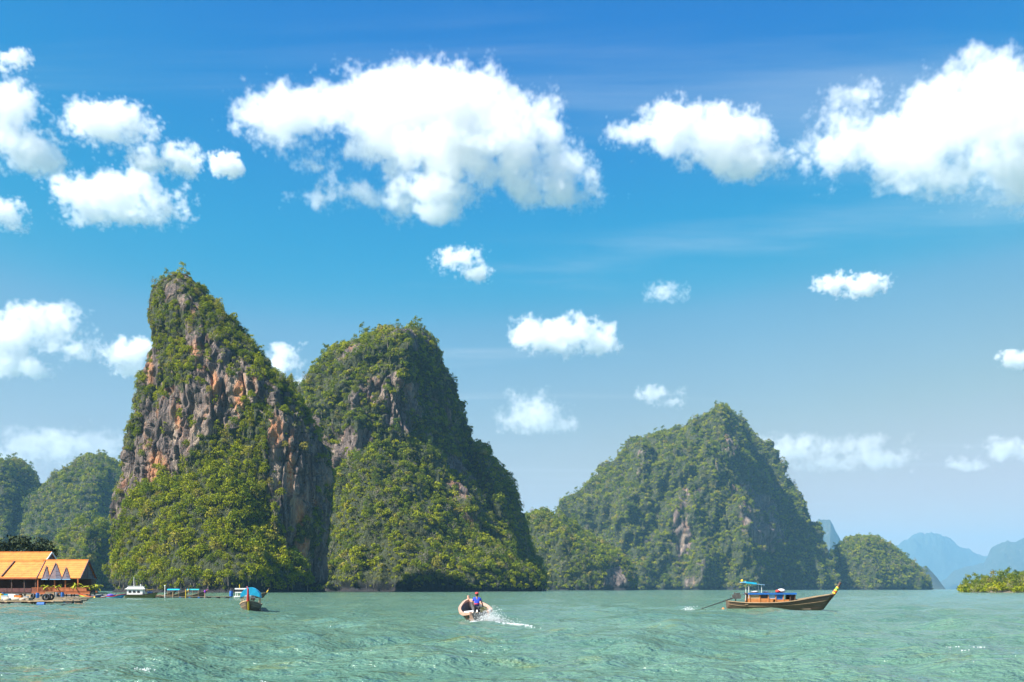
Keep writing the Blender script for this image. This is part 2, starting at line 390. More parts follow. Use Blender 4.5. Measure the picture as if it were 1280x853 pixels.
def crown_mesh(seed, nleaf, size, lobes=11, flat=0.75, mat=None):
    """unit crown of radius 1 standing on z = 0.35"""
    g = np.random.default_rng(seed); L = []
    for k in range(lobes):
        a = k * 2.4 + g.uniform(-.4, .4); r = 0.62 * math.sqrt((k + .3) / lobes) + g.uniform(-.05, .1)
        L.append((r * math.cos(a), r * math.sin(a), 0.15 + flat * (1.15 - 1.5 * r * r) * g.uniform(.6, 1.1), g.uniform(.28, .46)))
    V = []; Fc = []; Nn = []
    for i in range(nleaf):
        x, y, z, r = L[g.integers(lobes)]
        d = g.normal(size=3); d /= np.linalg.norm(d)
        if d[2] < -0.6: d[2] *= -1
        p = np.array([x, y, z]) + d * r * g.uniform(0.72, 1.08) * np.array([1, 1, .85])
        n = d + g.normal(size=3) * 0.45; n /= np.linalg.norm(n)
        u = np.cross(n, g.normal(size=3)); u /= np.linalg.norm(u); w = np.cross(n, u); s = size * g.uniform(.6, 1.25)
        b = len(V); e = g.uniform(.55, 1.0)
        V += [p - u * s - w * s * .3 * e, p + w * s * -.7 * e + u * s * .2, p + u * s + w * s * .25 * e, p + w * s * .8 * e - u * s * .1]; Fc.append((b, b + 1, b + 2, b + 3))
    me = bpy.data.meshes.new('crown'); me.from_pydata([tuple(v) for v in V], [], Fc); me.update(); me.materials.append(mat or LEAF); return me
def trunk_mesh(seed):
    g = random.Random(seed); m = MB(); top = Vector((g.uniform(-.1, .1), g.uniform(-.1, .1), 0.75))
    m.tube([(0, 0, -0.45), (top.x * .3, top.y * .3, .2), top], [.07, .05, .028], 6)
    for k in range(4):
        a = k * 1.57 + g.uniform(-.5, .5); m.tube([top * .62, (math.cos(a) * .4, math.sin(a) * .4, g.uniform(.7, 1.0))], [.035, .012], 5)
    me = m.mesh('trunk'); me.materials.append(BARK); return me
CROWN = [crown_mesh(100 + k, 330, 0.105, 10 + k, 0.7 + 0.08 * k) for k in range(5)]
TRUNK = [trunk_mesh(k) for k in range(5)]
CROWN_FAR = [crown_mesh(200 + k, 130, 0.165, 8, 0.8) for k in range(5)]
def proto_collection(name, crowns, trunks=None):
    c = bpy.data.collections.new(name)
    for k, m in enumerate(crowns):
        if trunks:       # crown and trunk joined for the mass of the forest
            me = bpy.data.meshes.new('forest_tree'); bm = bmesh.new(); bm.from_mesh(m); n0 = len(bm.faces); bm.from_mesh(trunks[k]); bm.faces.ensure_lookup_table()
            for f in bm.faces[n0:]: f.material_index = 1
            bm.to_mesh(me); bm.free(); me.materials.append(LEAF); me.materials.append(BARK)
        else: me = m
        c.objects.link(bpy.data.objects.new('tree_shape', me))
    return c
def bare_tree(seed, leaves):
    """a grey, half leafless tree"""
    g = random.Random(seed); m = MB(); m.tube([(0, 0, -.4), (.05, .02, .5), (.02, .05, 1.0)], [.06, .045, .03], 5)
    for k in range(9):
        a = k * 2.4; z = .35 + .07 * k; r = g.uniform(.45, .8); e = Vector((math.cos(a) * r, math.sin(a) * r, z + g.uniform(.25, .55))); m.tube([(.03, .02, z), e * .6 + Vector((0, 0, z * .35)), e], [.03, .02, .012], 4)
        for q in range(2): b = e + Vector((g.uniform(-.3, .3), g.uniform(-.3, .3), g.uniform(.05, .3))); m.tube([e * .8 + Vector((0, 0, .1)), b], [.015, .008], 3)
    me = m.mesh('forest_tree'); me.materials.append(simple('grey_bark', (.30, .25, .20), .9, .2) if 'grey_bark' not in MATS else MATS['grey_bark'])
    bm = bmesh.new(); bm.from_mesh(me); n0 = len(bm.faces); bm.from_mesh(leaves); bm.faces.ensure_lookup_table()
    for f in bm.faces[n0:]: f.material_index = 1
    bm.to_mesh(me); bm.free(); me.materials.append(leaves.materials[0]); return me
def add_kinds(c, mat):
    for k in range(1): c.objects.link(bpy.data.objects.new('tree_shape', bare_tree(k, crown_mesh(400 + k, 60, .11, 9, 1.0, mat))))
    tall = crown_mesh(410, 260, .11, 9, 1.75, mat); c.objects.link(bpy.data.objects.new('tree_shape', tall))
    low = crown_mesh(411, 240, .10, 14, .45, mat); c.objects.link(bpy.data.objects.new('tree_shape', low))
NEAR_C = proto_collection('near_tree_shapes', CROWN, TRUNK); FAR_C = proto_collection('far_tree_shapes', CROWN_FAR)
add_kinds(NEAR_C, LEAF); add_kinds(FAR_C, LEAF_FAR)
def forest(name, pts, scl, tint, coll, label):
    """one mass of trees nobody could count"""
    n = len(pts); me = bpy.data.meshes.new(name); me.vertices.add(n); me.vertices.foreach_set('co', np.asarray(pts, np.float32).ravel())
    g = np.random.default_rng(n)
    rot = np.stack([g.normal(0, .12, n), g.normal(0, .12, n), g.uniform(0, 6.28, n)], -1).astype(np.float32)
    sc = np.stack([scl, scl, scl * g.uniform(1.0, 1.45, n)], -1).astype(np.float32)
    me.attributes.new('rot', 'FLOAT_VECTOR', 'POINT').data.foreach_set('vector', rot.ravel())
    me.attributes.new('scl', 'FLOAT_VECTOR', 'POINT').data.foreach_set('vector', sc.ravel())
    me.attributes.new('tint', 'FLOAT', 'POINT').data.foreach_set('value', np.asarray(tint, np.float32))
    o = link(name, me)
    t = bpy.data.node_groups.new(name, 'GeometryNodeTree')
    t.interface.new_socket('Geometry', in_out='INPUT', socket_type='NodeSocketGeometry'); t.interface.new_socket('Geometry', in_out='OUTPUT', socket_type='NodeSocketGeometry')
    N, L = t.nodes, t.links; gi = N.new('NodeGroupInput'); go = N.new('NodeGroupOutput')
    ci = N.new('GeometryNodeCollectionInfo'); ci.inputs['Collection'].default_value = coll; ci.inputs['Separate Children'].default_value = True; ci.inputs['Reset Children'].default_value = True
    ip = N.new('GeometryNodeInstanceOnPoints'); L.new(gi.outputs[0], ip.inputs['Points']); L.new(ci.outputs[0], ip.inputs['Instance']); ip.inputs['Pick Instance'].default_value = True
    for nm, sock in (('rot', 'Rotation'), ('scl', 'Scale')):
        a = N.new('GeometryNodeInputNamedAttribute'); a.data_type = 'FLOAT_VECTOR'; a.inputs[0].default_value = nm
        if sock == 'Rotation':
            e = N.new('FunctionNodeEulerToRotation'); L.new(a.outputs[0], e.inputs[0]); L.new(e.outputs[0], ip.inputs[sock])
        else: L.new(a.outputs[0], ip.inputs[sock])
    rv = N.new('FunctionNodeRandomValue'); rv.data_type = 'INT'; L.new(rv.outputs[2], ip.inputs['Instance Index']); rv.inputs[4].default_value = 0; rv.inputs[5].default_value = 79
    L.new(ip.outputs[0], go.inputs[0])
    m = o.modifiers.new('trees', 'NODES'); m.node_group = t
    tag(o, label, kind='stuff'); return o
def scatter(V, Q, prob, spacing, seed, face_cam=-0.25, zmin=1.2):
    """tree spots on a rock: thinned to a spacing, denser where prob is high"""
    g = np.random.default_rng(seed)
    p0, p1, p2, p3 = (V[Q[:, k]] for k in range(4))
    n = np.cross(p2 - p0, p3 - p1); ar = np.linalg.norm(n, axis=1) / 2; n = n / (ar[:, None] * 2 + 1e-9)
    c = (p0 + p2) / 2; view = -c / np.linalg.norm(c, axis=1, keepdims=True)
    w = ar * prob[Q].mean(1) * ((n * view).sum(1) > face_cam) * (c[:, 2] > zmin)
    num = int(w.sum() / (spacing ** 2) * 2.2)
    f = g.choice(len(Q), num, p=w / w.sum()); u = g.random((num, 1)); v = g.random((num, 1))
    pts = (p0[f] * (1 - u) + p1[f] * u) * (1 - v) + (p3[f] * (1 - u) + p2[f] * u) * v
    cells = {}; keep = []
    sp2 = (spacing * 0.8) ** 2
    for i, p in enumerate(pts):
        k = tuple((p // spacing).astype(int)); ok = True
        for a in (-1, 0, 1):
            for b in (-1, 0, 1):
                for cc in (-1, 0, 1):
                    for q in cells.get((k[0] + a, k[1] + b, k[2] + cc), ()):
                        if (p[0] - q[0]) ** 2 + (p[1] - q[1]) ** 2 + (p[2] - q[2]) ** 2 < sp2: ok = False; break
                    if not ok: break
                if not ok: break
            if not ok: break
        if ok: cells.setdefault(k, []).append(p); keep.append(i)
    return pts[keep], n[f[keep]]
def island(name, label, lofts, vegf, kind='structure', mat=None, rustf=None):
    """lofts: list of (rows, nt, nz, amps, seed, flute); the first carries the island's name, the others are its spurs"""
    root = None; out = []
    for k, (rows, nt, nz_, amps, seed, fl) in enumerate(lofts):
        V, Q, tq = massif(rows, nt, nz_, amps, seed, fl); N = vnormals(V, Q)
        px, py = proj(V); veg = np.clip(vegf(k, px, py, N, V), 0, 1)
        at = {'veg': veg, 'rust': rustf(px, py, V) if rustf else np.zeros(len(V))}
        o = link(name if k == 0 else 'wooded_spur', mesh_of(name, V, Q, tq, at, mat or ROCK), None, root)
        if k == 0: root = o; tag(o, label, kind=kind)
        out.append((V, Q, veg))
    return root, out
def ring(xl, xr, yf, yb, corner=0.5, side=0.5, nb=2):
    """a six point ring: left, front left, front, corner, right, back"""
    w = xr - xl; ym = yf + (yb - yf) * side
    return [(xl, ym), (xl + w * 0.2, yf + (yb - yf) * 0.16), (xl + w * 0.5, yf), (xl + w * corner, yf + (yb - yf) * 0.06), (xr, ym),
            (xl + w * 0.75, yb), (xl + w * 0.25, yb)]

# --- the leaning tower in front
TOWER = [(741, ring(131, 410, 585, 700, .84)), (720, ring(131, 411, 588, 700, .84)), (690, ring(134, 412, 590, 700, .84)), (660, ring(136, 411, 592, 698, .85)), (625, ring(142, 411, 594, 695, .85)),
         (590, ring(150, 412, 597, 690, .86)), (565, ring(152, 406, 599, 688, .87)), (540, ring(158, 395, 601, 685, .87)), (515, ring(164, 383, 604, 682, .86)), (490, ring(168, 365, 607, 680, .85)),
         (465, ring(176, 344, 611, 676, .84)), (440, ring(184, 324, 616, 672, .82)), (415, ring(186, 302, 621, 668, .8)), (395, ring(184, 283, 625, 664, .8)), (372, ring(187, 263, 630, 660, .75)),
         (355, ring(194, 247, 635, 655, .7)), (345, ring(208, 236, 640, 650, .6)), (342, ring(218, 230, 643, 647, .6))]
APRON = [(741, ring(142, 384, 548, 640, .75)), (715, ring(144, 380, 556, 640, .75)), (690, ring(148, 368, 566, 640, .75)), (660, ring(152, 352, 575, 640, .75)), (630, ring(168, 354, 583, 640, .75)), (600, ring(205, 356, 590, 640, .75)),
         (570, ring(245, 357, 596, 640, .75)), (540, ring(290, 352, 602, 640, .75)), (515, ring(318, 345, 607, 640, .75)), (500, ring(328, 338, 610, 640, .75))]
rock1 = [[(228, 420), (262, 412), (292, 440), (330, 470), (362, 500), (388, 545), (400, 600), (412, 740), (345, 740), (352, 680), (338, 600), (330, 500), (300, 520), (262, 545), (232, 570), (205, 600), (176, 615), (168, 590), (176, 520), (200, 490), (225, 470), (236, 450)],
         [(352, 470), (414, 560), (414, 745), (372, 745), (366, 700), (350, 660), (352, 560)], [(232, 365), (250, 380), (252, 420), (225, 425)], [(182, 430), (196, 425), (196, 480), (178, 485)], [(132, 640), (152, 560), (172, 560), (165, 640), (150, 660)]]
def veg1(k, px, py, N, V):
    nz1 = fbm(V, (22, 22, 26), 3, 0.6, 5); nz2 = fbm(V, (8, 8, 10), 2, 0.6, 9)
    if k == 1: v = 1.0 + nz1 * 0.8 - (V[:, 2] < 2) * 2
    else:
        r = np.zeros(len(V), bool)
        for p in rock1: r |= in_poly(px + nz2 * 26, py + nz2 * 26, p)
        v = np.where(r, 0.06 + np.clip(N[:, 2] - 0.36, 0, 1) * 1.7 + np.clip(nz1 - .27, 0, 1) * 4, 0.88 + nz1 * 1.2)
        v = np.where(V[:, 1] > 665, 0.7, v)
    return v
def rust1(px, py, V):
    n = fbm(V, (9, 9, 22), 3, 0.6, 31); r = np.zeros(len(V))
    for cx, cy, rx, ry in ((243, 438, 13, 8), (194, 585, 12, 22), (187, 462, 4, 16), (345, 535, 5, 20), (378, 665, 6, 30), (205, 602, 9, 8), (300, 492, 5, 22), (268, 470, 4, 16), (362, 590, 4, 24), (222, 520, 4, 22)):
        r = np.maximum(r, np.clip(1.5 - np.sqrt(((px - cx) / rx) ** 2 + ((py - cy) / ry) ** 2) + n * 1.6, 0, 1))
    return r
T1, D1 = island('limestone_island', 'leaning limestone tower with orange stained cliffs and a forested front slope',
                [(TOWER, 560, 300, (7, 5.5, 3.0), 1, 1.0), (APRON, 300, 150, (8, 4, 0.8), 2, 0.4)], veg1, rustf=rust1)
# --- the round topped rock behind it
def ring2(xl, xc, xr, yf, yc, yr, yb):
    yr += 60; yb += 70      # left, two front points, the sharp corner, the flat shaded face, right, back
    return [(xl, yf + 70), (xl + (xc - xl) * .35, yf + 8), (xl + (xc - xl) * .78, yf), (xc, yc), (xc + (xr - xc) * .22, yc + (yr - yc) * .30), (xc + (xr - xc) * .60, yc + (yr - yc) * .66), (xr, yr), (xl + (xr - xl) * .75, yb), (xl + (xr - xl) * .2, yb)]
DOME = [(741, ring2(330, 655, 672, 830, 838, 960, 1060)), (690, ring2(336, 645, 657, 835, 842, 955, 1055)), (640, ring2(345, 592, 645, 842, 850, 955, 1050)), (605, ring2(352, 562, 631, 848, 855, 955, 1045)), (580, ring2(358, 545, 612, 852, 860, 952, 1040)),
        (545, ring2(365, 522, 591, 858, 866, 948, 1030)), (515, ring2(370, 512, 580, 864, 872, 944, 1020)), (490, ring2(374, 508, 571, 870, 878, 940, 1010)), (465, ring2(391, 508, 562, 878, 884, 935, 1000)), (442, ring2(406, 508, 551, 886, 890, 930, 985)),
        (427, ring2(446, 512, 541, 894, 898, 928, 970)), (416, ring2(472, 512, 530, 904, 906, 926, 955)), (411, ring2(490, 508, 518, 914, 915, 925, 940))]
SPUR2 = [(741, ring(395, 690, 735, 900, .72)), (715, ring(400, 672, 748, 900, .72)), (685, ring(402, 636, 768, 900, .72)), (655, ring(404, 594, 788, 900, .7)), (625, ring(406, 556, 808, 900, .7)), (598, ring(410, 528, 826, 900, .7)), (575, ring(420, 508, 842, 900, .7)), (555, ring(450, 490, 856, 900, .7))]
SPUR2B = [(741, ring(600, 690, 900, 1010, .6)), (690, ring(600, 668, 905, 1010, .6)), (640, ring(595, 650, 915, 1005, .6)), (605, ring(590, 638, 925, 1000, .6)), (580, ring(590, 622, 935, 990, .6)), (562, ring(595, 606, 950, 980, .6))]
rock2 = [[(408, 545), (470, 538), (476, 585), (440, 598), (405, 590)], [(375, 505), (400, 520), (408, 560), (380, 560)], [(500, 478), (528, 484), (532, 525), (510, 520)], [(448, 480), (490, 486), (482, 506), (455, 500)]]
shade2 = [(520, 440), (545, 440), (592, 545), (612, 590), (660, 695), (640, 700), (560, 625), (512, 550), (508, 480)]
def veg2(k, px, py, N, V):
    nz1 = fbm(V, (26, 26, 34), 3, 0.6, 15); nz2 = fbm(V, (10, 10, 14), 2, 0.6, 19)
    if k: return 1.0 + nz1 * 0.6 - (V[:, 2] < 3) * 2
    r = np.zeros(len(V), bool)
    for p in rock2: r |= in_poly(px + nz2 * 24, py + nz2 * 24, p)
    v = np.where(r, 0.1 + np.clip(N[:, 2] - 0.45, 0, 1) * 1.4 + np.clip(nz1 - .2, 0, 1) * 3, 0.85 + nz1 * 1.3)
    return v
T2, D2 = island('limestone_island', 'round topped limestone dome with a shaded cliff face behind the leaning tower',
                [(DOME, 460, 240, (12, 12, 4), 4, 1.0), (SPUR2, 300, 110, (14, 12, 1.5), 5, 0.6), (SPUR2B, 160, 90, (8, 5, 1.5), 6, 0.6)], veg2)
# --- the wide forested peak across the bay
def ring3(xl, xc, xr, yf, yb): return [(xl, yf + 130), (xl + (xc - xl) * .3, yf + 40), (xl + (xc - xl) * .7, yf + 8), (xc, yf), (xc + (xr - xc) * .25, yf + 62), (xc + (xr - xc) * .62, yf + 140), (xr, yf + 210), (xl + (xr - xl) * .75, yb + 40), (xl + (xr - xl) * .25, yb)]
PEAK = [(740, ring3(655, 935, 1044, 1380, 1780)), (715, ring3(664, 935, 1038, 1390, 1770)), (690, ring3(672, 932, 1029, 1400, 1760)), (655, ring3(682, 928, 1014, 1415, 1740)), (628, ring3(700, 925, 1001, 1430, 1720)), (600, ring3(728, 922, 986, 1445, 1700)),
        (575, ring3(765, 918, 968, 1460, 1670)), (556, ring3(792, 914, 955, 1475, 1650)), (542, ring3(846, 908, 940, 1490, 1630)), (528, ring3(876, 904, 927, 1505, 1610)), (518, ring3(892, 902, 915, 1520, 1590)), (509, ring3(897, 902, 908, 1540, 1570))]
def knob(cx, top, w, y0, d=60):
    r = []
    for q, s in ((741, 1.0), (741 - (741 - top) * .35, .95), (741 - (741 - top) * .65, .82), (741 - (741 - top) * .85, .6), (741 - (741 - top) * .96, .33), (top, .08)):
        r.append((q, ring(cx - w * s, cx + w * s, y0 - d * s, y0 + d * s, .7)))
    return r
def veg3(k, px, py, N, V):
    nz1 = fbm(V, (40, 40, 50), 3, 0.6, 25); nz2 = fbm(V, (16, 16, 30), 2, 0.6, 29)
    r = in_poly(px + nz2 * 30, py + nz2 * 30, [(925, 605), (960, 615), (985, 680), (960, 690), (930, 670)]) | in_poly(px + nz2 * 20, py, [(840, 640), (856, 600), (862, 680), (845, 720)])
    return np.where(r, 0.30 + nz1, 0.95 + nz1 * 1.0)
T3, D3 = island('forested_peak_island', 'wide forested pyramid peak with a grey cliff across the bay',
                [(far_by(PEAK, 1.5), 420, 190, (16, 20, 4), 7, 1.0), (far_by(knob(904, 505, 17, 1540, 40), 1.5), 90, 70, (8, 8, 2), 70, 1.0), (far_by(knob(802, 549, 26, 1520), 1.5), 90, 60, (10, 8, 3), 8, 1.0), (far_by(knob(866, 528, 22, 1545), 1.5), 90, 60, (10, 8, 3), 9, 1.0)], veg3)
# --- lower wooded hills
def vegall(k, px, py, N, V): return 0.95 + fbm(V, (40, 40, 50), 3, 0.6, 35) * 0.7
MID = [(741, ring(640, 795, 1120, 1300, .8)), (715, ring(642, 785, 1128, 1300, .8)), (695, ring(644, 770, 1138, 1295, .8)), (675, ring(648, 735, 1150, 1290, .75)), (658, ring(652, 708, 1165, 1285, .7)), (646, ring(660, 690, 1185, 1270, .6)), (642, ring(670, 680, 1200, 1250, .6))]
def vegmid(k, px, py, N, V):
    n = fbm(V, (30, 30, 40), 3, .6, 37)
    return np.where(in_poly(px, py, [(752, 742), (758, 712), (775, 708), (792, 742)]), 0.05, 0.95 + n * .7)
T4, D4 = island('low_hill', 'low wooded hill with a dark cave cliff between the dome and the far peak', [(far_by(MID, 1.4), 240, 90, (16, 9, 2), 11, .5)], vegmid)
RH = [(741, ring(1020, 1162, 1600, 1800, .6)), (725, ring(1025, 1155, 1605, 1800, .6)), (705, ring(1030, 1140, 1615, 1795, .6)), (690, ring(1042, 1122, 1630, 1790, .6)), (678, ring(1058, 1104, 1650, 1780, .6)), (672, ring(1074, 1090, 1680, 1750, .6))]
T5, D5 = island('low_hill', 'small rounded wooded hill at the right foot of the far peak', [(far_by(RH, 1.5), 200, 70, (14, 8, 2), 12, .5)], vegall)
LH1 = [(741, ring(-10, 200, 1030, 1300, .6)), (700, ring(0, 195, 1045, 1300, .6)), (665, ring(10, 190, 1062, 1295, .6)), (640, ring(25, 184, 1078, 1290, .6)), (620, ring(42, 176, 1092, 1285, .6)), (604, ring(62, 164, 1105, 1280, .6)), (590, ring(80, 154, 1120, 1270, .6)), (579, ring(96, 140, 1140, 1255, .6)), (571, ring(110, 126, 1170, 1230, .6))]
LH2 = [(741, ring(-120, 110, 1080, 1340, .6)), (700, ring(-110, 100, 1090, 1340, .6)), (655, ring(-90, 84, 1110, 1330, .6)), (630, ring(-70, 66, 1125, 1320, .6)), (612, ring(-62, 50, 1132, 1315, .6)), (600, ring(-55, 42, 1140, 1310, .6)), (586, ring(-35, 32, 1155, 1295, .6)), (577, ring(-10, 18, 1185, 1260, .6))]
LH3 = [(741, ring(40, 150, 800, 950, .6)), (715, ring(44, 148, 808, 950, .6)), (695, ring(55, 145, 820, 945, .6)), (675, ring(70, 140, 835, 935, .6)), (660, ring(88, 134, 855, 920, .6)), (655, ring(100, 125, 870, 905, .6))]
T6, D6 = island('wooded_hill', 'pair of rounded forested hills behind the orange roofs', [(far_by(LH1, 1.6), 240, 100, (18, 12, 3), 13, .8), (far_by(LH2, 1.6), 240, 100, (18, 12, 3), 14, .8)], vegall)
T7, D7 = island('low_hill', 'low green wooded rise behind the gabled roofs', [(far_by(LH3, 1.3), 160, 60, (10, 7, 1.5), 15, .5)], vegall)
# --- far ranges fading in the haze
def ridge(name, label, pts, Y, depth, seed):
    """a range whose crest passes the given photo points"""
    xs_ = np.array([p[0] for p in pts]); ys_ = np.array([p[1] for p in pts]); nx, nd = 260, 40
    u = np.linspace(xs_[0], xs_[-1], nx); crest = np.interp(u, xs_, ys_); V = []
    for j in range(nd):
        t = j / (nd - 1) * 2 - 1; Yj = Y + t * depth; h = (1 - abs(t) ** 1.4)
        for i in range(nx):
            V.append(((u[i] - HX) * Yj / F, Yj, max(0, (HY - crest[i]) * Y / F * h)))
    V = np.array(V); s = Y / F
    d = fbm(V * [1, 1, 0], np.array((34, 60, 60)) * s, 5, .55, seed); V[:, 2] = np.maximum(V[:, 2] * (1 + d * 0.35) - 2, -2)
    idx = np.arange(nx * nd).reshape(nd, nx); Q = np.stack([idx[:-1, :-1], idx[:-1, 1:], idx[1:, 1:], idx[1:, :-1]], -1).reshape(-1, 4)
    o = link(name, np_mesh(name, V, Q), FAR); tag(o, label, kind='structure'); return o
ridge('far_range', 'hazy blue cliffed range at the edge beyond the mangroves', [(1150, 741), (1184, 722), (1194, 712), (1212, 706), (1230, 698), (1240, 682), (1256, 676), (1280, 672), (1330, 668), (1400, 700), (1450, 741)], 13000, 1000, 41)
ridge('far_range', 'faintest pale blue range far beyond the bay', [(1000, 741), (1040, 690), (1082, 680), (1110, 676), (1150, 671), (1180, 674), (1215, 688), (1260, 700), (1330, 720), (1400, 741)], 18000, 1300, 42)
ridge('far_crag', 'hazy blue crag rising behind the far peak', [(985, 741), (1000, 665), (1012, 652), (1024, 649), (1038, 654), (1046, 670), (1054, 684), (1066, 700), (1090, 741)], 10000, 550, 43)
ridge('far_hill', 'small hazy hill at the end of the low wooded hill', [(1138, 741), (1146, 706), (1158, 704), (1168, 716), (1176, 728), (1186, 741)], 5500, 320, 44)
# ---- the woods on them
def forest_for(name, label, data, spacing, size, coll, seed, bush=1.0, cut=0.35):
    P_, S_, T_ = [], [], []
    for k, (V, Q, veg) in enumerate(data):
        pr = np.clip((veg - cut) * 2.2, 0, 1); pts, nn = scatter(V, Q, pr, spacing, seed + k)
        steep = np.clip(1 - np.clip(nn[:, 2], 0, 1) * 1.6, 0, 1)
        g = np.random.default_rng(seed + 90 + k); sc = size * (0.42 + 1.0 * g.random(len(pts)) ** 1.9) * (1 - 0.45 * steep * bush)
        pts = pts - np.array([0, 0, 1]) * (sc * 0.35)[:, None]
        P_.append(pts); S_.append(sc); T_.append(np.clip(g.random(len(pts)), 0, 1))
    P_, S_, T_ = np.concatenate(P_), np.concatenate(S_), np.concatenate(T_)

    return P_, S_, T_
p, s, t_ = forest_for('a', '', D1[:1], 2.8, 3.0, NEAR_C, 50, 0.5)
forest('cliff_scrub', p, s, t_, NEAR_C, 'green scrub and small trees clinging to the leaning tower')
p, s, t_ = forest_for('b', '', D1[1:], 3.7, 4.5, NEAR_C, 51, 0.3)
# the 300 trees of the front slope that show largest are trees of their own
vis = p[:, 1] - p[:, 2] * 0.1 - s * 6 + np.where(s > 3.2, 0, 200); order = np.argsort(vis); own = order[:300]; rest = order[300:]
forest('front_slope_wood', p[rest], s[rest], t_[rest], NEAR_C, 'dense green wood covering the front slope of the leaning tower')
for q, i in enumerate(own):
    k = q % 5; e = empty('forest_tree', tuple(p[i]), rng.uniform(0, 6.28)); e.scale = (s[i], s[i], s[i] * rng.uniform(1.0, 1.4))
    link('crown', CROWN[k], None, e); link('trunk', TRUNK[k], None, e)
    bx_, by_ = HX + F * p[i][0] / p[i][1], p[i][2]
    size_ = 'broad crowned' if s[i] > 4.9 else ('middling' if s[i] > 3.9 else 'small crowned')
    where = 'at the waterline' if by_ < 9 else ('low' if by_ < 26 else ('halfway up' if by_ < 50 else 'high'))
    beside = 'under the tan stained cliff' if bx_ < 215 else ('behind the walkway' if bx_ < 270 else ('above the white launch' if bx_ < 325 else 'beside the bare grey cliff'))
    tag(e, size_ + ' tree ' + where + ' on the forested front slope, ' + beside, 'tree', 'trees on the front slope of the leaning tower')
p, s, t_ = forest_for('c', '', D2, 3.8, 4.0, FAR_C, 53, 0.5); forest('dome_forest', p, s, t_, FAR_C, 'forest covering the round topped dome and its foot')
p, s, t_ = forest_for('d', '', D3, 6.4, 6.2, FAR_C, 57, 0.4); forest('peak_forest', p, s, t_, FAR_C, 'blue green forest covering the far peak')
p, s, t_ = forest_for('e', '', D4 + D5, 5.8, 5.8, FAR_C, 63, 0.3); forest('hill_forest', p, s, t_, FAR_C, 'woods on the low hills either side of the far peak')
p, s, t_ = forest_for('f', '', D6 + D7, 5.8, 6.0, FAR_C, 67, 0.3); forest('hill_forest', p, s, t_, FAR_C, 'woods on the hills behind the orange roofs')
# ------------------------------------------------------------------ materials of made things
ORANGE = simple('orange_roof_tiles', (0.62, 0.200, 0.026), 0.65, 0.26, 0.8, aniso=(1, 1, 1)); PALE_ORANGE = simple('faded_roof_sheet', (0.68, 0.40, 0.20), 0.6, 0.15)
DARKWOOD = simple('dark_timber', (0.085, 0.045, 0.034), 0.75, 0.4, 1.5, aniso=(1, 1, 6)); REDWOOD = simple('red_brown_rail', (0.42, 0.115, 0.035), 0.6, 0.3, 1.5)
PURPLE = simple('shade_purple_gable_boards', (0.115, 0.078, 0.080), 0.8, 0.3, 1.5, aniso=(1, 1, 4)); WHITE = simple('white_paint', (0.78, 0.77, 0.74), 0.5, 0.08)  # the gable purple has the look of shade mixed into its base colour
GREYWOOD = simple('weathered_planks', (0.34, 0.27, 0.19), 0.85, 0.35, 1.2, aniso=(0.4, 5, 1)); TAN = simple('pale_timber', (0.48, 0.33, 0.19), 0.8, 0.3, 1.4, aniso=(0.5, 4, 4))
BLUE = simple('blue_paint', (0.02, 0.13, 0.42), 0.45, 0.2); CYAN = simple('cyan_tarpaulin', (0.015, 0.42, 0.66), 0.5, 0.18, 1.2); TEAL = simple('teal_tarpaulin', (0.03, 0.36, 0.36), 0.5, 0.2)
RED = simple('red_cloth', (0.48, 0.035, 0.025), 0.6, 0.25); YELLOW = simple('yellow_cloth', (0.72, 0.46, 0.02), 0.6, 0.2); GREEN = simple('green_cloth', (0.05, 0.30, 0.07), 0.6, 0.2); PURPLE_CLOTH = simple('purple_cloth', (0.25, 0.03, 0.42), 0.6, 0.2)
BLACK = simple('black_rubber', (0.018, 0.018, 0.02), 0.6, 0.3); STEEL = simple('dull_steel', (0.16, 0.15, 0.14), 0.45, 0.4, 3, 0.6); LATTICE = simple('dark_window_lattice', (0.07, 0.065, 0.085), 0.35, 0.35)
PINKWOOD = simple('salmon_painted_hull', (0.50, 0.30, 0.215), 0.6, 0.2, 1.2, aniso=(0.5, 3, 3)); ORANGEWOOD = simple('varnished_orange_planks', (0.52, 0.20, 0.06), 0.45, 0.3, 1.4, aniso=(0.5, 3, 5))
OLIVE = simple('olive_hull', (0.15, 0.15, 0.05), 0.6, 0.25); GLASS = simple('dark_window_glass', (0.03, 0.04, 0.05), 0.1, 0.2); INNER = simple('dark_hull_inside', (0.07, 0.075, 0.08), 0.7, 0.3); ORANGE_P = simple('orange_plastic', (0.75, 0.22, 0.03), 0.4, 0.15)
HULLWOOD = simple('oiled_hull_planks', (0.125, 0.085, 0.058), 0.5, 0.4, 1.6, aniso=(0.35, 2, 6)); PALEBLUE = simple('pale_blue_cloth', (0.30, 0.52, 0.78), 0.6, 0.15)
def leaf_simple(name, a, b_):
    t = NT(name); n = t.noise(t.coord('World', (.6, .6, .6)), 1.0, 3, .6); b = t.bsdf(t.mix(t.ramp(n, .35, .65), a, b_), 0.8, Specular_IOR_Level=0.15); return t.m
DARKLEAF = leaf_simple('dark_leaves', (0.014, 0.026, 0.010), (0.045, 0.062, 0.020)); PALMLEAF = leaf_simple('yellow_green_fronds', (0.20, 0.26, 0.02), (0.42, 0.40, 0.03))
def ground(px, Y, z=0.0): return Vector(((px - HX) * Y / F, Y, z))
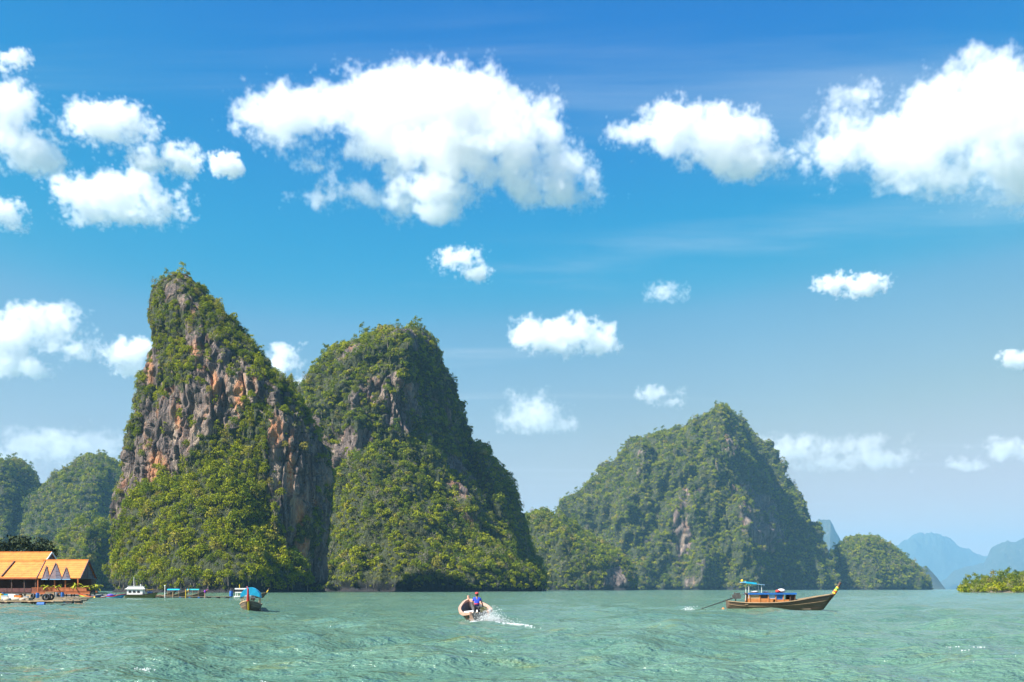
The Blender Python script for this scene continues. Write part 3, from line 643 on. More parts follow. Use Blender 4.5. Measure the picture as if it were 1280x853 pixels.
# ------------------------------------------------------------------ stilt restaurant with orange roofs
def tile_roof(name, x0, x1, yf, yr, yb, ze, zr, parent, mat, over=0.5, th=0.16, courses=9):
    """two slopes, the front one laid in stepped courses of tile, each slope a part"""
    for side, (ya, zz) in (('front', (yf, ze)), ('back', (yb, ze))):
        m = MB(); n = courses if side == 'front' else 1
        for k in range(n):
            a, b = k / n, (k + 1) / n + (0.02 if k < n - 1 else 0)
            p = lambda t, dz: (0, ya + (yr - ya) * t, zz + (zr - zz) * t + dz)
            lo, hi = p(a, 0.07), p(min(b, 1), 0.0)
            m.prism([(x0, lo[1], lo[2]), (x1, lo[1], lo[2]), (x1, hi[1], hi[2]), (x0, hi[1], hi[2])], (0, 0, th))
        m.build('roof_slope', mat, parent)
    MB().box(((x0 + x1) / 2, yr, zr + th + 0.03), (x1 - x0 + 0.1, 0.35, 0.2)).build('ridge_cap', mat, parent)
def gable_end(x, yf, yr, yb, ze, zr, parent, th=0.12, verge=PURPLE):
    m = MB(); ins = 0.35
    m.prism([(x - .35, yf + ins, ze + .05), (x - .35, yr, ze + .05), (x - .35, yr, zr - ins)], (th, 0, 0)); m.build('gable_board', PURPLE, parent)
    m = MB(); m.prism([(x - .35, yr, ze + .05), (x - .35, yb - ins, ze + .05), (x - .35, yr, zr - ins)], (th, 0, 0)); g = m.build('gable_window', LATTICE, parent)
    m = MB()
    for k in range(1, 4):
        z = ze + (zr - ze) * k / 4.4; f = 1 - k / 4.4; m.box((x - .2, yr + (yb - yr) * f / 2, z), (.08, (yb - yr) * f * .9, .09))
    for k in range(3): m.box((x - .2, yr + (yb - yr) * k * .25 + .08, ze + (zr - ze) * (1 - k * .25) * .42), (.08, .09, (zr - ze) * (1 - k * .25) * .8))
    m.build('glazing_bar', PURPLE, g)
    m = MB(); m.beam((x + .02, yf - .1, ze), (x + .02, yr, zr + .12), .14, .3); m.beam((x + .02, yb + .1, ze), (x + .02, yr, zr + .12), .14, .3); m.build('verge_board', verge, parent)
def posts(xs_, y, z0, z1, parent, mat=DARKWOOD, w=.22, name='post'):
    for x in xs_: MB().box((x, y, (z0 + z1) / 2), (w, w, z1 - z0)).build(name, mat, parent)
# rear hall
A = empty('stilt_hall', (-115, 228, 0)); A0 = A.matrix_world.inverted() if False else Matrix.Translation((115, -228, 0))
def local(o_list, root):
    """parts were built in world coordinates: hang them on the root without moving them"""
    for o in o_list: o.parent = root; o.matrix_parent_inverse = Matrix.Translation(-Vector(root.location))
class Frame:
    """parts built in world coordinates under a root that stands at the thing's base"""
    def __init__(s, name, loc): s.root = empty(name, loc)
    def __enter__(s): s.h = bpy.data.objects.new('hold', None); return s.h
    def __exit__(s, *a):
        for c in list(s.h.children):
            c.parent = s.root; c.matrix_parent_inverse = Matrix.Translation(-Vector(s.root.location))
        bpy.data.objects.remove(s.h)
bpy.data.objects.remove(A)
fa = Frame('stilt_hall', (-116, 228, 0))
with fa as h:
    tile_roof('r', -126, -105.6, 222.5, 228.5, 234, 6.2, 10.3, h, ORANGE); gable_end(-105.6, 222.5, 228.5, 234, 6.2, 10.3, h, verge=WHITE)
    MB().box((-116.5, 222.0, 7.75), (18, .9, .35), rx=R(30)).build('lean_to_sheet', PALE_ORANGE, h)
    MB().box((-107.2, 223.4, 7.9), (.5, .5, 1.1)).build('chimney_pipe', RED, h)
    MB().box((-116, 228, 3.8), (19, 10, 5.4)).build('wall', DARKWOOD, h)
    posts([-125, -120, -115, -110, -106.5], 223.2, -2.5, 1.2, h, name='stilt')
tag(fa.root, 'rear stilt hall with the highest orange roof and a white edged gable', 'building', 'orange roofed restaurant halls')
fb = Frame('stilt_hall', (-112, 217.5, 0))
with fb as h:
    tile_roof('r', -126, -102.0, 213.6, 217.5, 221.4, 4.3, 7.95, h, ORANGE); gable_end(-102.0, 213.6, 217.5, 221.4, 4.3, 7.95, h)
    MB().beam((-109.6, 213.7, 4.7), (-108.6, 217.3, 8.05), .25, .3).build('roof_hip', DARKWOOD, h)
    MB().box((-114, 213.5, 4.28), (24.1, .12, .3)).build('eave_board', REDWOOD, h)
    MB().box((-114, 219.5, 2.7), (23, 2.6, 3.0)).build('wall', DARKWOOD, h)
    MB().box((-114, 217.2, 1.1), (24, 8, .25)).build('deck', DARKWOOD, h)
    posts([-122, -116.5, -113.5, -110.5, -107.5, -104.8, -102.4], 213.9, 1.1, 4.3, h)
    for x in np.arange(-124, -102, 2.6): MB().box((x + 1.2, 213.85, 1.75), (2.5, .08, .85)).build('parapet_panel', simple('maroon_boards', (.13, .045, .04), .7, .3) if 'maroon_boards' not in MATS else MATS['maroon_boards'], h)
    posts(np.arange(-124, -101, 2.4), 214.2, -2.5, 1.0, h, name='stilt'); posts(np.arange(-124, -101, 2.4), 219, -2.5, 1.0, h, name='stilt')
tag(fb.root, 'front stilt hall with one long orange roof over a maroon parapet', 'building', 'orange roofed restaurant halls')
fc = Frame('gabled_pavilion', (-97, 217.5, 0))
with fc as h:
    yf, yr, yb, ze, zr = 213.6, 217.8, 222.0, 4.2, 8.2
    tile_roof('r', -102.6, -92.6, yf, yr, yb, ze, zr, h, ORANGE); gable_end(-92.6, yf, yr, yb, ze, zr, h)
    for x, hw, za in ((-99.9, .75, 6.9), (-97.9, 1.35, 7.6), (-95.6, .85, 6.6)):      # cross gables standing out of the front slope
        yt = yf + (yr - yf) * (za - ze) / (zr - ze) - .35; yb_ = yf - .3; xa = x - (yt - yb_) * .42          # each leans back with the slope
        MB().prism([(x - hw, yb_, ze), (x + hw * .1, yb_, ze), (xa, yt, za)], (0, .3, 0)).build('gable_board', PURPLE, h)
        g = MB().prism([(x + hw * .1, yb_, ze), (x + hw, yb_, ze), (xa, yt, za)], (0, .3, 0)).build('gable_window', LATTICE, h)
        b = MB()
        for k in range(1, 4): f = k / 4.3; b.box((x + (xa - x) * f + hw * (1 - f) / 2, yb_ + (yt - yb_) * f - .05, ze + (za - ze) * f), (hw * (1 - f) * .9, .08, .09))
        b.build('glazing_bar', PURPLE, g)
        for s in (-1, 1): MB().beam((x + s * (hw + .05), yb_ - .04, ze - .05), (xa, yt - .04, za + .1), .12, .16).build('verge_board', PURPLE, h)
        MB().box((x, yb_ - .08, ze - .12), (hw * 2 + .3, .3, .16)).build('eave_board', PALEBLUE, h)
    MB().box((-97, 219.8, 2.7), (9.2, 2.4, 2.9)).build('wall', DARKWOOD, h)
    MB().box((-96.2, 216.8, 1.1), (12.4, 9.2, .25)).build('deck', DARKWOOD, h); MB().box((-96.2, 212.15, 1.1), (12.4, .1, .42)).build('deck_edge', REDWOOD, h)
    posts([-101.8, -98.2, -95.9, -93.2], 213.7, 1.1, 4.3, h, REDWOOD)
    rl = MB(); rl.box((-96.2, 212.2, 2.25), (12.4, .14, .12)); rl.box((-96.2, 212.2, 1.5), (12.4, .1, .1)); rl.build('hand_rail', REDWOOD, h)
    for k, x in enumerate(np.arange(-102.2, -98.0, .30)): MB().box((x, 212.2, 1.85), (.1, .08, .75)).build('baluster', REDWOOD, h)
    for k, x in enumerate(np.arange(-97.3, -90.4, 1.2)): MB().box((x, 212.2, 1.86), (1.14, .07, .66)).build('rail_panel', REDWOOD, h)
    posts(np.arange(-102, -90, 1.7), 212.6, -2.5, 1.0, h, name='stilt'); posts(np.arange(-102, -90, 1.7), 219, -2.5, 1.0, h, name='stilt')
tag(fc.root, 'pavilion with four lattice gables in its orange roof and an open rail deck', 'building', 'orange roofed restaurant halls')
def palm(loc, hgt, n, label, seed, pot=True):
    g = random.Random(seed); r = empty('potted_palm', loc); st = .35
    m = MB(); m.tube([(0, 0, 0), (0, 0, st)], [.2, .28], 10); m.build('pot', REDWOOD, r)
    m = MB(); m.tube([(0, 0, st - .05), (.02, 0, st + .3 * hgt), (0, 0.03, st + .5 * hgt)], [.05, .04, .03], 6); m.build('stem', BARK, r)
    m = MB()
    for k in range(n):
        a = k * 2.4; L = hgt * g.uniform(.45, .75); up = g.uniform(.3, 1.1); b = Vector((0, 0, st + g.uniform(.25, .5) * hgt)); prev = b; d = Vector((math.cos(a), math.sin(a), 0)); w = Vector((-d.y, d.x, 0))
        for q in range(1, 5):
            t = q / 4; c = b + d * L * t + Vector((0, 0, L * (up * t - .9 * t * t))); ww = .16 * math.sin(math.pi * min(.97, t * .9 + .1))
            m.prism([prev - w * .14, prev + w * .14, c + w * ww, c - w * ww], (0, 0, .015)); prev = c
    m.build('fronds', PALMLEAF, r); tag(r, label, 'plant', 'potted palms on the deck'); return r
for k, (px, hg, lab) in enumerate(((57, 1.9, 'potted palm at the corner of the long roofed hall'), (72, 2.2, 'broad potted palm behind the white railed balusters'), (94, 2.6, 'tallest yellow green palm on the pavilion deck'), (105, 1.9, 'low yellow green palm beside the tallest one'), (112, 1.8, 'low bushy palm between two others on the deck end'), (121, 2.3, 'last palm at the open end of the deck'))):
    v = ground(px, 212.9, 1.225); palm(tuple(v), hg, 15, lab, k)
# dark trees behind the roofs
def big_tree(name, loc, r, hgt, mat, label, seed, group=None):
    e = empty(name, loc, seed * 1.3)
    me = crown_mesh(300 + seed, 900, 0.075, 15, 0.9); me.materials.clear(); me.materials.append(mat)
    c = link('crown', me, None, e); c.scale = (r, r, r * 1.05); c.location = (0, 0, hgt - 1.35 * r)
    g = random.Random(seed); m = MB(); m.tube([(0, 0, -.3), (.2, .1, hgt * .4), (.1, 0, hgt - .7 * r)], [.45, .32, .15], 8)
    for k in range(6):
        a = k * 1.05; m.tube([(.15, .05, hgt - 1.2 * r), (math.cos(a) * r * .5, math.sin(a) * r * .5, hgt - .7 * r)], [.18, .05], 6)
    m.build('trunk', BARK, e); tag(e, label, 'tree', group); return e
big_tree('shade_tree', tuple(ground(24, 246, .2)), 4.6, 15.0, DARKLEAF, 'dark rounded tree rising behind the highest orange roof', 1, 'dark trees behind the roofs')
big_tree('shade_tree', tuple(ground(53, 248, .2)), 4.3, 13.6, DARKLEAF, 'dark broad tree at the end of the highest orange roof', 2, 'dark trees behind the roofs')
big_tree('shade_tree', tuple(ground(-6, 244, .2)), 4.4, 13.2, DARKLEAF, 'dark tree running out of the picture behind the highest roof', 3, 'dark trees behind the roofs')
sh = MB(); sh.ball((-118, 262, -1.2), (36, 22, 1.9), 24, 8); shore = sh.build('shore', simple('mud_bank', (.16, .13, .09), .9, .3, .3), smooth=True); tag(shore, 'low muddy shore behind the stilt halls', kind='structure')
# mangroves
mb_ = []; nx, nd = 90, 26
for j in range(nd):
    for i in range(nx):
        u, v = i / (nx - 1), j / (nd - 1); y = 545 + v * 190; x = 0.447 * y + u * 220
        e = min(u / .10, 1) * min(v / .12, 1) * min((1 - v) / .12, 1); mb_.append((x, y, -1.2 + 1.9 * e + 12.0 * min(u * 2.6, 1) * min(v * 1.8, 1)))
idx = np.arange(nx * nd).reshape(nd, nx); Qm = np.stack([idx[:-1, :-1], idx[:-1, 1:], idx[1:, 1:], idx[1:, :-1]], -1).reshape(-1, 4)
bank = link('mangrove_bank', np_mesh('mangrove_bank', np.array(mb_), Qm), MATS['mud_bank']); tag(bank, 'low mud bank under the mangroves', kind='structure')
g = np.random.default_rng(5); MV = np.array(mb_); kp = []
for i in range(2600):
    j = g.integers(len(MV)); q = MV[j] + g.normal(0, 1.2, 3) * [1, 1, 0]
    if q[2] > -.6: kp.append(q)
kp = np.array(kp); forest('mangrove_wood', kp - [0, 0, .6], g.uniform(2.0, 3.8, len(kp)), g.random(len(kp)) * .6 + .15, FAR_C, 'bright green mangrove wood on the low bank')
# ------------------------------------------------------------------ boats
def hull_mesh(L, beam, sheer, keel, n=40, m=9, full=0.6, th=0.05, stern=0.55, bow_pow=0.55, rake=0.9):
    """open wooden hull along +x (stern at 0, stem at L): outer skin, inner skin and rim; sheer and keel are functions of t"""
    rows_o, rows_i = [], []
    for i in range(n + 1):
        t = i / n
        b = beam / 2 * min(1.0, stern + (1 - stern) * math.sin(min(t / .38, 1) * math.pi / 2)) * (1 - max(0, (t - .45) / .55) ** 2.2) ** bow_pow
        b = max(b, 0.035); s, k = sheer(t), keel(t)
        for rows, bb, kk in ((rows_o, b, k), (rows_i, max(b - th, .012), k + th * 1.5)):
            r = []
            for j in range(-m, m + 1):
                u = j / m; y = bb * math.copysign(abs(u) ** full, u); zz = kk + (s - kk) * abs(u) ** 1.7
                x = t * L + rake * max(0, (t - .80) / .20) ** 2 * (abs(u) ** 1.7) * 1.0
                r.append((x, y, zz))
            rows.append(r)
    V = [p for r in rows_o for p in r] + [p for r in rows_i for p in r]; w = 2 * m + 1; o2 = (n + 1) * w; Fc = []
    for i in range(n):
        for j in range(w - 1):
            a = i * w + j; Fc.append((a, a + w, a + w + 1, a + 1)); Fc.append((o2 + a, o2 + a + 1, o2 + a + w + 1, o2 + a + w))
        for j in (0, w - 1): a = i * w + j; Fc.append((a, o2 + a, o2 + a + w, a + w))
    for i in (0, n):
        for j in range(w - 1): a = i * w + j; Fc.append((a, a + 1, o2 + a + 1, o2 + a))
    return V, Fc, rows_o
def rim(m, rows_o, side, w=.09, h=.07, a=0, b=None):
    """a rail along one edge of the hull"""
    pts = [Vector(r[0] if side < 0 else r[-1]) for r in rows_o][a:b]
    for p, q in zip(pts[:-1], pts[1:]): m.beam(p + Vector((0, 0, .02)), q + Vector((0, 0, .02)), w, h)
def longtail(label, loc, rz, L, beam, hb=0.62, bow=1.35, post=1.3, mat=HULLWOOD, rimmat=TAN, group=None, ribbons=(YELLOW, RED, GREEN), stripe=None, name='longtail_boat', bench=4, lean=.55, postmat=DARKWOOD, motor=True, pw=.085):
    r = empty(name, loc, rz)
    sheer = lambda t: hb + .16 * max(0, (.22 - t) / .22) ** 1.4 + (bow - hb) * max(0, (t - .35) / .65) ** 2.1
    keel = lambda t: -.28 + .26 * max(0, (.12 - t) / .12) + .34 * max(0, (t - .90) / .10) ** 2
    V, Fc, ro = hull_mesh(L, beam, sheer, keel); hm = MB(); hm.add(V, Fc); hm.build('hull', mat, r, True)
    for s in (-1, 1): g = MB(); rim(g, ro, s); g.build('gunwale', rimmat, r)
    for s in (-1, 1):                       # seams of the hull planking
        for q, sm in ((2, rimmat), (5, DARKWOOD)):
            g = MB(); pts = [Vector(p[q] if s < 0 else p[-1 - q]) for p in ro][:-1]
            for a, b in zip(pts[:-1], pts[1:]): g.beam(a + Vector((0, s * .012, 0)), b + Vector((0, s * .012, 0)), .03, .028)
            g.build('strake', sm, r)
    tr = [p for p in ro[0]]; MB().prism([(p[0] - .03, p[1], p[2]) for p in tr], (.08, 0, 0)).build('transom', mat, r)
    MB().box((L * .45, 0, .02), (L * .8, beam * .55, .05)).build('floor_boards', GREYWOOD, r)
    for k in range(bench): x = L * (.18 + .16 * k); MB().box((x, 0, hb - .14), (.28, beam * .86, .05)).build('bench', TAN, r)
    # stem and bow post
    xe = ro[-1][0][0]; ze = sheer(1); d = Vector((lean, 0, 1)).normalized()
    st = MB(); st.tube([(L * .985, 0, -.05), (L * 1.0 + (xe - L) * .6, 0, ze * .6), (xe, 0, ze - .02), tuple(Vector((xe, 0, ze)) + d * post * .5), tuple(Vector((xe, 0, ze)) + d * post + Vector((-.03, 0, 0)))], [.05, .07, pw, pw, pw * .85], 8)
    ps = st.build('bow_post', postmat, r)
    for k, c in enumerate(ribbons):
        a = Vector((xe, 0, ze)) + d * (.02 + .15 * k); MB().tube([a, a + d * .15], [pw + .055 - .01 * k, pw + .045 - .01 * k], 10).build('ribbon', c, ps)
    if stripe: g = MB(); g.tube([(L * .992, 0, -.1), (L * 1.0 + (xe - L) * .62 + .05, 0, ze * .6), (xe + .05, 0, ze + .02)], [.07, .075, .07], 8); g.build('stem_stripe', stripe, r)
    if motor: longtail_motor(r, (.35, 0, hb + .38), 1.0)
    tag(r, label, 'boat', group); return r
def longtail_motor(parent, at, s, drop=.95, reach=3.4):
    x, y, z = at; m = MB()
    m.box((x + .1, y, z + .18), (.62 * s, .38 * s, .34 * s)); m.box((x + .22, y, z + .42), (.34 * s, .3 * s, .2 * s)); m.tube([(x - .05, y + .12, z + .35), (x - .05, y + .12, z + .62)], .05, 8); m.tube([(x + .35, y - .22, z + .2), (x + .35, y + .22, z + .2)], .16 * s, 12)
    e = m.build('engine', STEEL, parent)
    MB().tube([(x + .05, y, z + .06), (x + .05, y, z - .42)], .05, 8).build('pivot', STEEL, e)
    MB().tube([(x + .4, y, z + .16), (x - .2, y, z + .05), (x - reach, y, z - drop)], [.05, .055, .035], 8).build('propeller_shaft', BLACK, e)
    MB().tube([(x + .4, y, z + .3), (x + 1.2, y, z + .5)], .025, 6).build('tiller', STEEL, e)
    p = MB(); c = Vector((x - reach, y, z - drop))
    for k in range(3): a = k * 2.094; p.box(c + Vector((0, math.cos(a) * .09, math.sin(a) * .09)), (.02, .07, .17), rx=-a + 1.57)
    p.build('propeller', STEEL, e)
def canopy(parent, x0, x1, hw, z0, zr, mat, posts_=True, side=0.0, n=8, floor=.3):
    m = MB(); a = []
    for k in range(n + 1):
        u = k / n * 2 - 1; a.append((u * hw, zr - (zr - z0) * u * u))
    if side: a = [(a[0][0] - .03, a[0][1] - side)] + a + [(a[-1][0] + .03, a[-1][1] - side)]
    for (y1, z1), (y2, z2) in zip(a[:-1], a[1:]): m.prism([(x0, y1, z1), (x1, y1, z1), (x1, y2, z2), (x0, y2, z2)], (0, 0, .03))
    c = m.build('canopy', mat, parent)
    if posts_:
        for x in (x0 + .12, (x0 + x1) / 2, x1 - .12):
            for s in (-1, 1): MB().tube([(x, s * hw * .93, floor), (x, s * hw * .93, z0 + .08)], .03, 6).build('canopy_post', TAN, parent)
    return c
# --- the moored cabin longtail, seen from the side
YB = 94.0
b1 = longtail('wooden longtail boat with a blue roofed cabin and ribboned bow, riding alone', tuple(ground(909, YB, .10)), 0, 9.15, 1.75, .60, 1.42, 1.3, bench=2, lean=.62, pw=.14, ribbons=(YELLOW, RED, YELLOW, GREEN, YELLOW), motor=False)
longtail_motor(b1, (.75, 0, 1.0), 1.15, .98, 3.2)
cb = MB()
MB().box((4.05, 0, 1.50), (4.5, 1.62, .09)).build('cabin_roof', DARKWOOD, b1)
for s in (-1, 1):
    MB().box((4.05, s * .83, 1.46), (4.56, .05, .17)).build('roof_valance', BLUE, b1)
    MB().box((3.1, s * .70, .80), (2.5, .05, .42)).build('cabin_side', ORANGEWOOD, b1); MB().box((4.9, s * .70, .76), (1.5, .05, .30)).build('cabin_side', ORANGEWOOD, b1)
    MB().box((2.4, s * .70, 1.2), (.95, .05, .38)).build('cabin_side', TAN, b1)
    for x in (1.95, 2.9, 3.7, 4.4, 5.1, 5.75, 6.2): MB().box((x, s * .72, 1.06), (.09, .09, .92)).build('cabin_post', ORANGEWOOD if x < 5.5 else DARKWOOD, b1)
    MB().box((4.05, s * .69, 1.2), (.6, .03, .38)).build('window_pane', PALEBLUE, b1); MB().box((3.3, s * .69, 1.2), (.7, .03, .38)).build('window_pane', GLASS, b1); MB().box((4.75, s * .69, 1.15), (.6, .03, .45)).build('window_blind', BLUE, b1)
MB().box((6.0, 0, 1.02), (.5, 1.2, .8)).build('cabin_front', DARKWOOD, b1)
aw = MB(); aw.prism([(1.35, -.75, 2.52), (3.35, -.75, 2.26), (3.35, .75, 2.26), (1.35, .75, 2.52)], (0, 0, .04)); a_ = aw.build('awning', PALEBLUE, b1)
MB().prism([(1.6, -.77, 2.44), (2.6, -.77, 2.33), (2.6, .77, 2.33), (1.6, .77, 2.44)], (0, 0, .16)).build('awning_band', CYAN, a_)
for x, z in ((1.9, 2.44), (3.1, 2.3)):
    for s in (-1, 1): MB().tube([(x, s * .6, .8), (x, s * .6, z)], .022, 6).build('awning_pole', WHITE, b1)
MB().ball((1.45, .2, 2.68), .13).build('pole_finial', YELLOW, a_)
bun = lambda lab, x, d, mat: tag(MB().ball((0, 0, 0), d, 10, 6).build('cloth_bundle', mat, None, True), lab, 'bundle', 'bundles on the cabin roof')
for lab, x, d, mat in (('flat white cloth bundle at the stern end of the cabin roof', 2.55, (.42, .4, .11), WHITE), ('small pale bundle in the middle of the cabin roof', 3.6, (.3, .3, .1), WHITE), ('red bundle on the bow end of the cabin roof', 4.75, (.25, .3, .15), RED), ('tall white sack on the bow end of the cabin roof', 5.15, (.4, .4, .2), WHITE)):
    o = bun(lab, x, d, mat); o.location = b1.location + Vector((x, rng.uniform(-.2, .2), 1.545 + d[2] * .95))
o = MB().ball((0, 0, 0), .16).build('mooring_buoy', ORANGE_P, None, True); o.location = ground(904, YB, .08); tag(o, 'small orange buoy at the stern of the cabin longtail', 'buoy')
# --- the longtail lying bow on
b2 = longtail('longtail boat with a cyan canopy, seen bow on, with a yellow stem', tuple(ground(316.5, 97, 0)), R(-78), 8.6, 1.95, .52, .95, 1.15, rimmat=TAN, ribbons=(RED, RED, RED, RED), stripe=YELLOW, lean=.25, bench=3, postmat=RED)
canopy(b2, 2.2, 6.2, .85, 1.55, 2.12, CYAN, side=.38)
MB().prism([(6.2, -.86, 1.25)] + [(6.2, u * .85, 2.12 - .57 * u * u) for u in (-1, -.75, -.5, -.25, 0, .25, .5, .75, 1)] + [(6.2, .86, 1.25), (6.2, .3, 1.42), (6.2, -.3, 1.42)], (.04, 0, 0)).build('canopy_front', CYAN, b2)
# --- small open boats along the walkway
YP = 216
def moored(px, Y, Lpx, lab, rzd, cmat, ribbons, cx=(.25, .62), hb=.55, bow=1.25, post=.8, mat=HULLWOOD):
    L = Lpx * Y / F; o = longtail(lab, tuple(ground(px, Y, 0)), R(rzd), L, 1.5, hb, bow, post, mat, TAN, 'longtails moored behind the walkway', ribbons, bench=2, motor=False)
    if cmat: canopy(o, L * cx[0], L * cx[1], .72, 1.75, 2.0, cmat)
    return o
moored(199, 222, 30, 'moored longtail with a bright blue canopy and yellow bow cloth', 4, CYAN, (YELLOW, YELLOW, ORANGE_P), (.35, .85), bow=1.5)
moored(226, 223, 27, 'moored longtail with a teal canopy beside the purple ribboned post', 4, TEAL, (RED, PURPLE_CLOTH), (.3, .85), bow=1.6)
moored(194, 225, 20, 'bare dark moored longtail without a canopy', 10, None, (RED, YELLOW), bow=1.7)
moored(300, 214, 28, 'dark longtail with a tall yellow bow post behind the cyan canopied boat', 3, None, (YELLOW, YELLOW, YELLOW, YELLOW), bow=1.25, post=1.15, hb=.42)
# --- floating walkway
wk = empty('floating_walkway', tuple(ground(238, YP, 0)), R(1))
Lw = 17.6
for k in range(44): MB().box((-Lw / 2 + (k + .5) * Lw / 44, rng.uniform(-.03, .03), .36 + rng.uniform(-.01, .01)), (Lw / 44 - .04, 1.5, .06)).build('plank', GREYWOOD, wk)
for s in (-1, 1): MB().box((0, s * .6, .25), (Lw, .14, .14)).build('side_beam', DARKWOOD, wk)
for k in range(9): MB().tube([(-Lw / 2 + .8 + k * 2.0, -.7, .05), (-Lw / 2 + .8 + k * 2.0, .7, .05)], .26, 12).build('float_drum', BLUE if k in (3, 4, 5) else BLACK, wk)
tag(wk, 'long low plank walkway floating on drums before the moored boats', 'walkway')
def pole(px, top, mat, lab, head=None, Y=YP - .9):
    r = empty('mooring_post', tuple(ground(px, Y, 0))); MB().tube([(0, 0, -2.0), (.03, 0, top)], [.1, .08], 8).build('post', mat, r)
    if head: MB().ball((.03, 0, top + .1), (.22, .22, .3) if head is PURPLE_CLOTH else .16).build('post_cloth' if head is PURPLE_CLOTH else 'lamp_globe', head, r)
    tag(r, lab, 'post', 'mooring posts by the walkway')
pole(206, 2.55, WHITE, 'white mooring post with a round globe at the walkway', WHITE); pole(232, 1.9, YELLOW, 'yellow mooring post beside the blue canopied longtail', None); pole(256, 1.35, PINKWOOD, 'pale mooring post topped with purple cloth', PURPLE_CLOTH); pole(216, 1.4, TAN, 'short bare mooring post under the blue canopy')
# --- white cabin boat
cbx = empty('cabin_boat', tuple(ground(157, 214, 0)), R(2)); L = 6.0
sh_ = lambda t: .75 + .5 * max(0, (t - .5) / .5) ** 2; ke_ = lambda t: -.3 + .3 * max(0, (t - .88) / .12) ** 2
V, Fc, ro = hull_mesh(L, 2.1, sh_, ke_, stern=.8); hm = MB(); hm.add(V, Fc); hm.build('hull', OLIVE, cbx, True)
for s in (-1, 1): g = MB(); rim(g, ro, s, .1, .1); g.build('gunwale', DARKWOOD, cbx)
MB().box((2.5, 0, .72), (4.6, 1.7, .08)).build('deck', GREYWOOD, cbx)
MB().box((2.2, 0, 1.35), (3.3, 1.6, 1.2)).build('cabin', WHITE, cbx)
for x in (1.2, 2.1, 3.0):
    for s in (-1, 1): f = MB().box((x, s * .815, 1.45), (.55, .04, .5)).build('window', DARKWOOD, cbx); MB().box((x, s * .84, 1.45), (.45, .02, .4)).build('pane', GLASS, f)
MB().prism([(.2, -1.0, 1.98), (4.4, -1.0, 1.98), (3.9, -.6, 2.5), (.9, -.6, 2.5)], (0, .03, 0)).add([], []).build('roof_side', WHITE, cbx)
rf = MB(); rf.box((2.25, 0, 2.0), (4.3, 2.05, .08)); rf.box((2.35, 0, 2.3), (3.0, 1.25, .5)); rf.build('roof', WHITE, cbx)
MB().box((2.3, 0, 2.6), (3.3, 1.5, .08)).build('roof_top', WHITE, cbx)
MB().tube([(1.7, .2, 2.6), (1.7, .2, 4.6)], .05, 8).build('mast', WHITE, cbx); MB().tube([(3.2, 0, 2.6), (3.2, 0, 3.1)], .07, 8).build('lamp', WHITE, cbx)
MB().prism([(4.5, -.8, 1.75), (6.1, -.7, 1.95), (6.1, .7, 1.95), (4.5, .8, 1.75)], (0, 0, .05)).build('bow_awning', YELLOW, cbx); MB().box((5.2, 0, 1.2), (.9, .9, .5)).build('bow_locker', BLUE, cbx)
tag(cbx, 'white cabin boat with a mast and olive hull at the walkway end', 'boat')
# --- small white speedboat behind the bow on longtail
sb = empty('small_launch', tuple(ground(293.5, 210, 0)), R(0)); L = 3.6
V, Fc, ro = hull_mesh(L, 1.6, lambda t: .5 + .3 * t * t, lambda t: -.2 + .3 * max(0, (t - .85) / .15) ** 2, stern=.85); hm = MB(); hm.add(V, Fc); hm.build('hull', WHITE, sb, True)
MB().box((1.5, 0, 2.05), (2.6, 1.5, .28)).build('cabin_roof', WHITE, sb); MB().box((1.5, 0, 1.62), (2.3, 1.35, .6)).build('window_band', GLASS, sb); MB().box((1.5, 0, 1.28), (2.5, 1.45, .2)).build('cabin_sill', WHITE, sb)
for x in (.4, 2.6):
    for s in (-1, 1): MB().box((x, s * .66, .85), (.1, .1, .8)).build('cabin_leg', WHITE, sb)
MB().tube([(1.0, 0, 2.19), (1.0, 0, 3.0)], .06, 6).build('yellow_pennant', YELLOW, sb); MB().tube([(2.6, 0, 2.19), (2.6, 0, 2.6)], .07, 6).build('pink_float', simple('pink_plastic', (.7, .2, .3), .5, .1), sb)
tag(sb, 'small white launch with a cabin behind the cyan canopied longtail', 'boat')
def barrel(loc, mat, lab, lying=False, group=None, s=1.0):
    r = empty('barrel', loc); r.scale = (s, s, s); m = MB(); m.tube([(0, 0, 0), (0, 0, .05), (0, 0, .28), (0, 0, .32), (0, 0, .58), (0, 0, .62), (0, 0, .86), (0, 0, .9)], [.27, .29, .29, .31, .31, .29, .29, .27], 14); m.build('drum', mat, r)
    MB().tube([(0, 0, .9), (0, 0, .93)], .22, 12).build('lid', mat, r)
    if lying: r.rotation_euler = (R(90), 0, rng.uniform(0, 3)); 
    tag(r, lab, 'barrel', group); return r
barrel(tuple(ground(289, 215.9, .39)), BLUE, 'blue barrel standing on the end of the walkway', s=1.3)
# --- painted skiffs drawn up beside the pavilion deck
def skiff(loc, rz, L, mats, lab):
    r = empty('painted_skiff', loc, rz)
    V, Fc, ro = hull_mesh(L, 1.25, lambda t: .42 + .55 * max(0, (t - .3) / .7) ** 2, lambda t: -.2 + .3 * max(0, (t - .85) / .15) ** 2)
    hm = MB(); hm.add(V, Fc); hm.build('hull', mats[0], r, True)
    for s in (-1, 1):
        g = MB(); rim(g, ro, s, .07, .12); g.build('gunwale', mats[1], r)
        g = MB(); pts = [Vector((p[2] if s < 0 else p[-3])) for p in ro]
        for p, q in zip(pts[:-1], pts[1:]): g.beam(p + Vector((0, s * .03, .02)), q + Vector((0, s * .03, .02)), .05, .13)
        g.build('paint_band', mats[2], r)
    for k in range(2): MB().box((L * (.3 + .25 * k), 0, .35), (.25, 1.0, .05)).build('bench', TAN, r)
    tag(r, lab, 'boat', 'painted skiffs beside the deck')
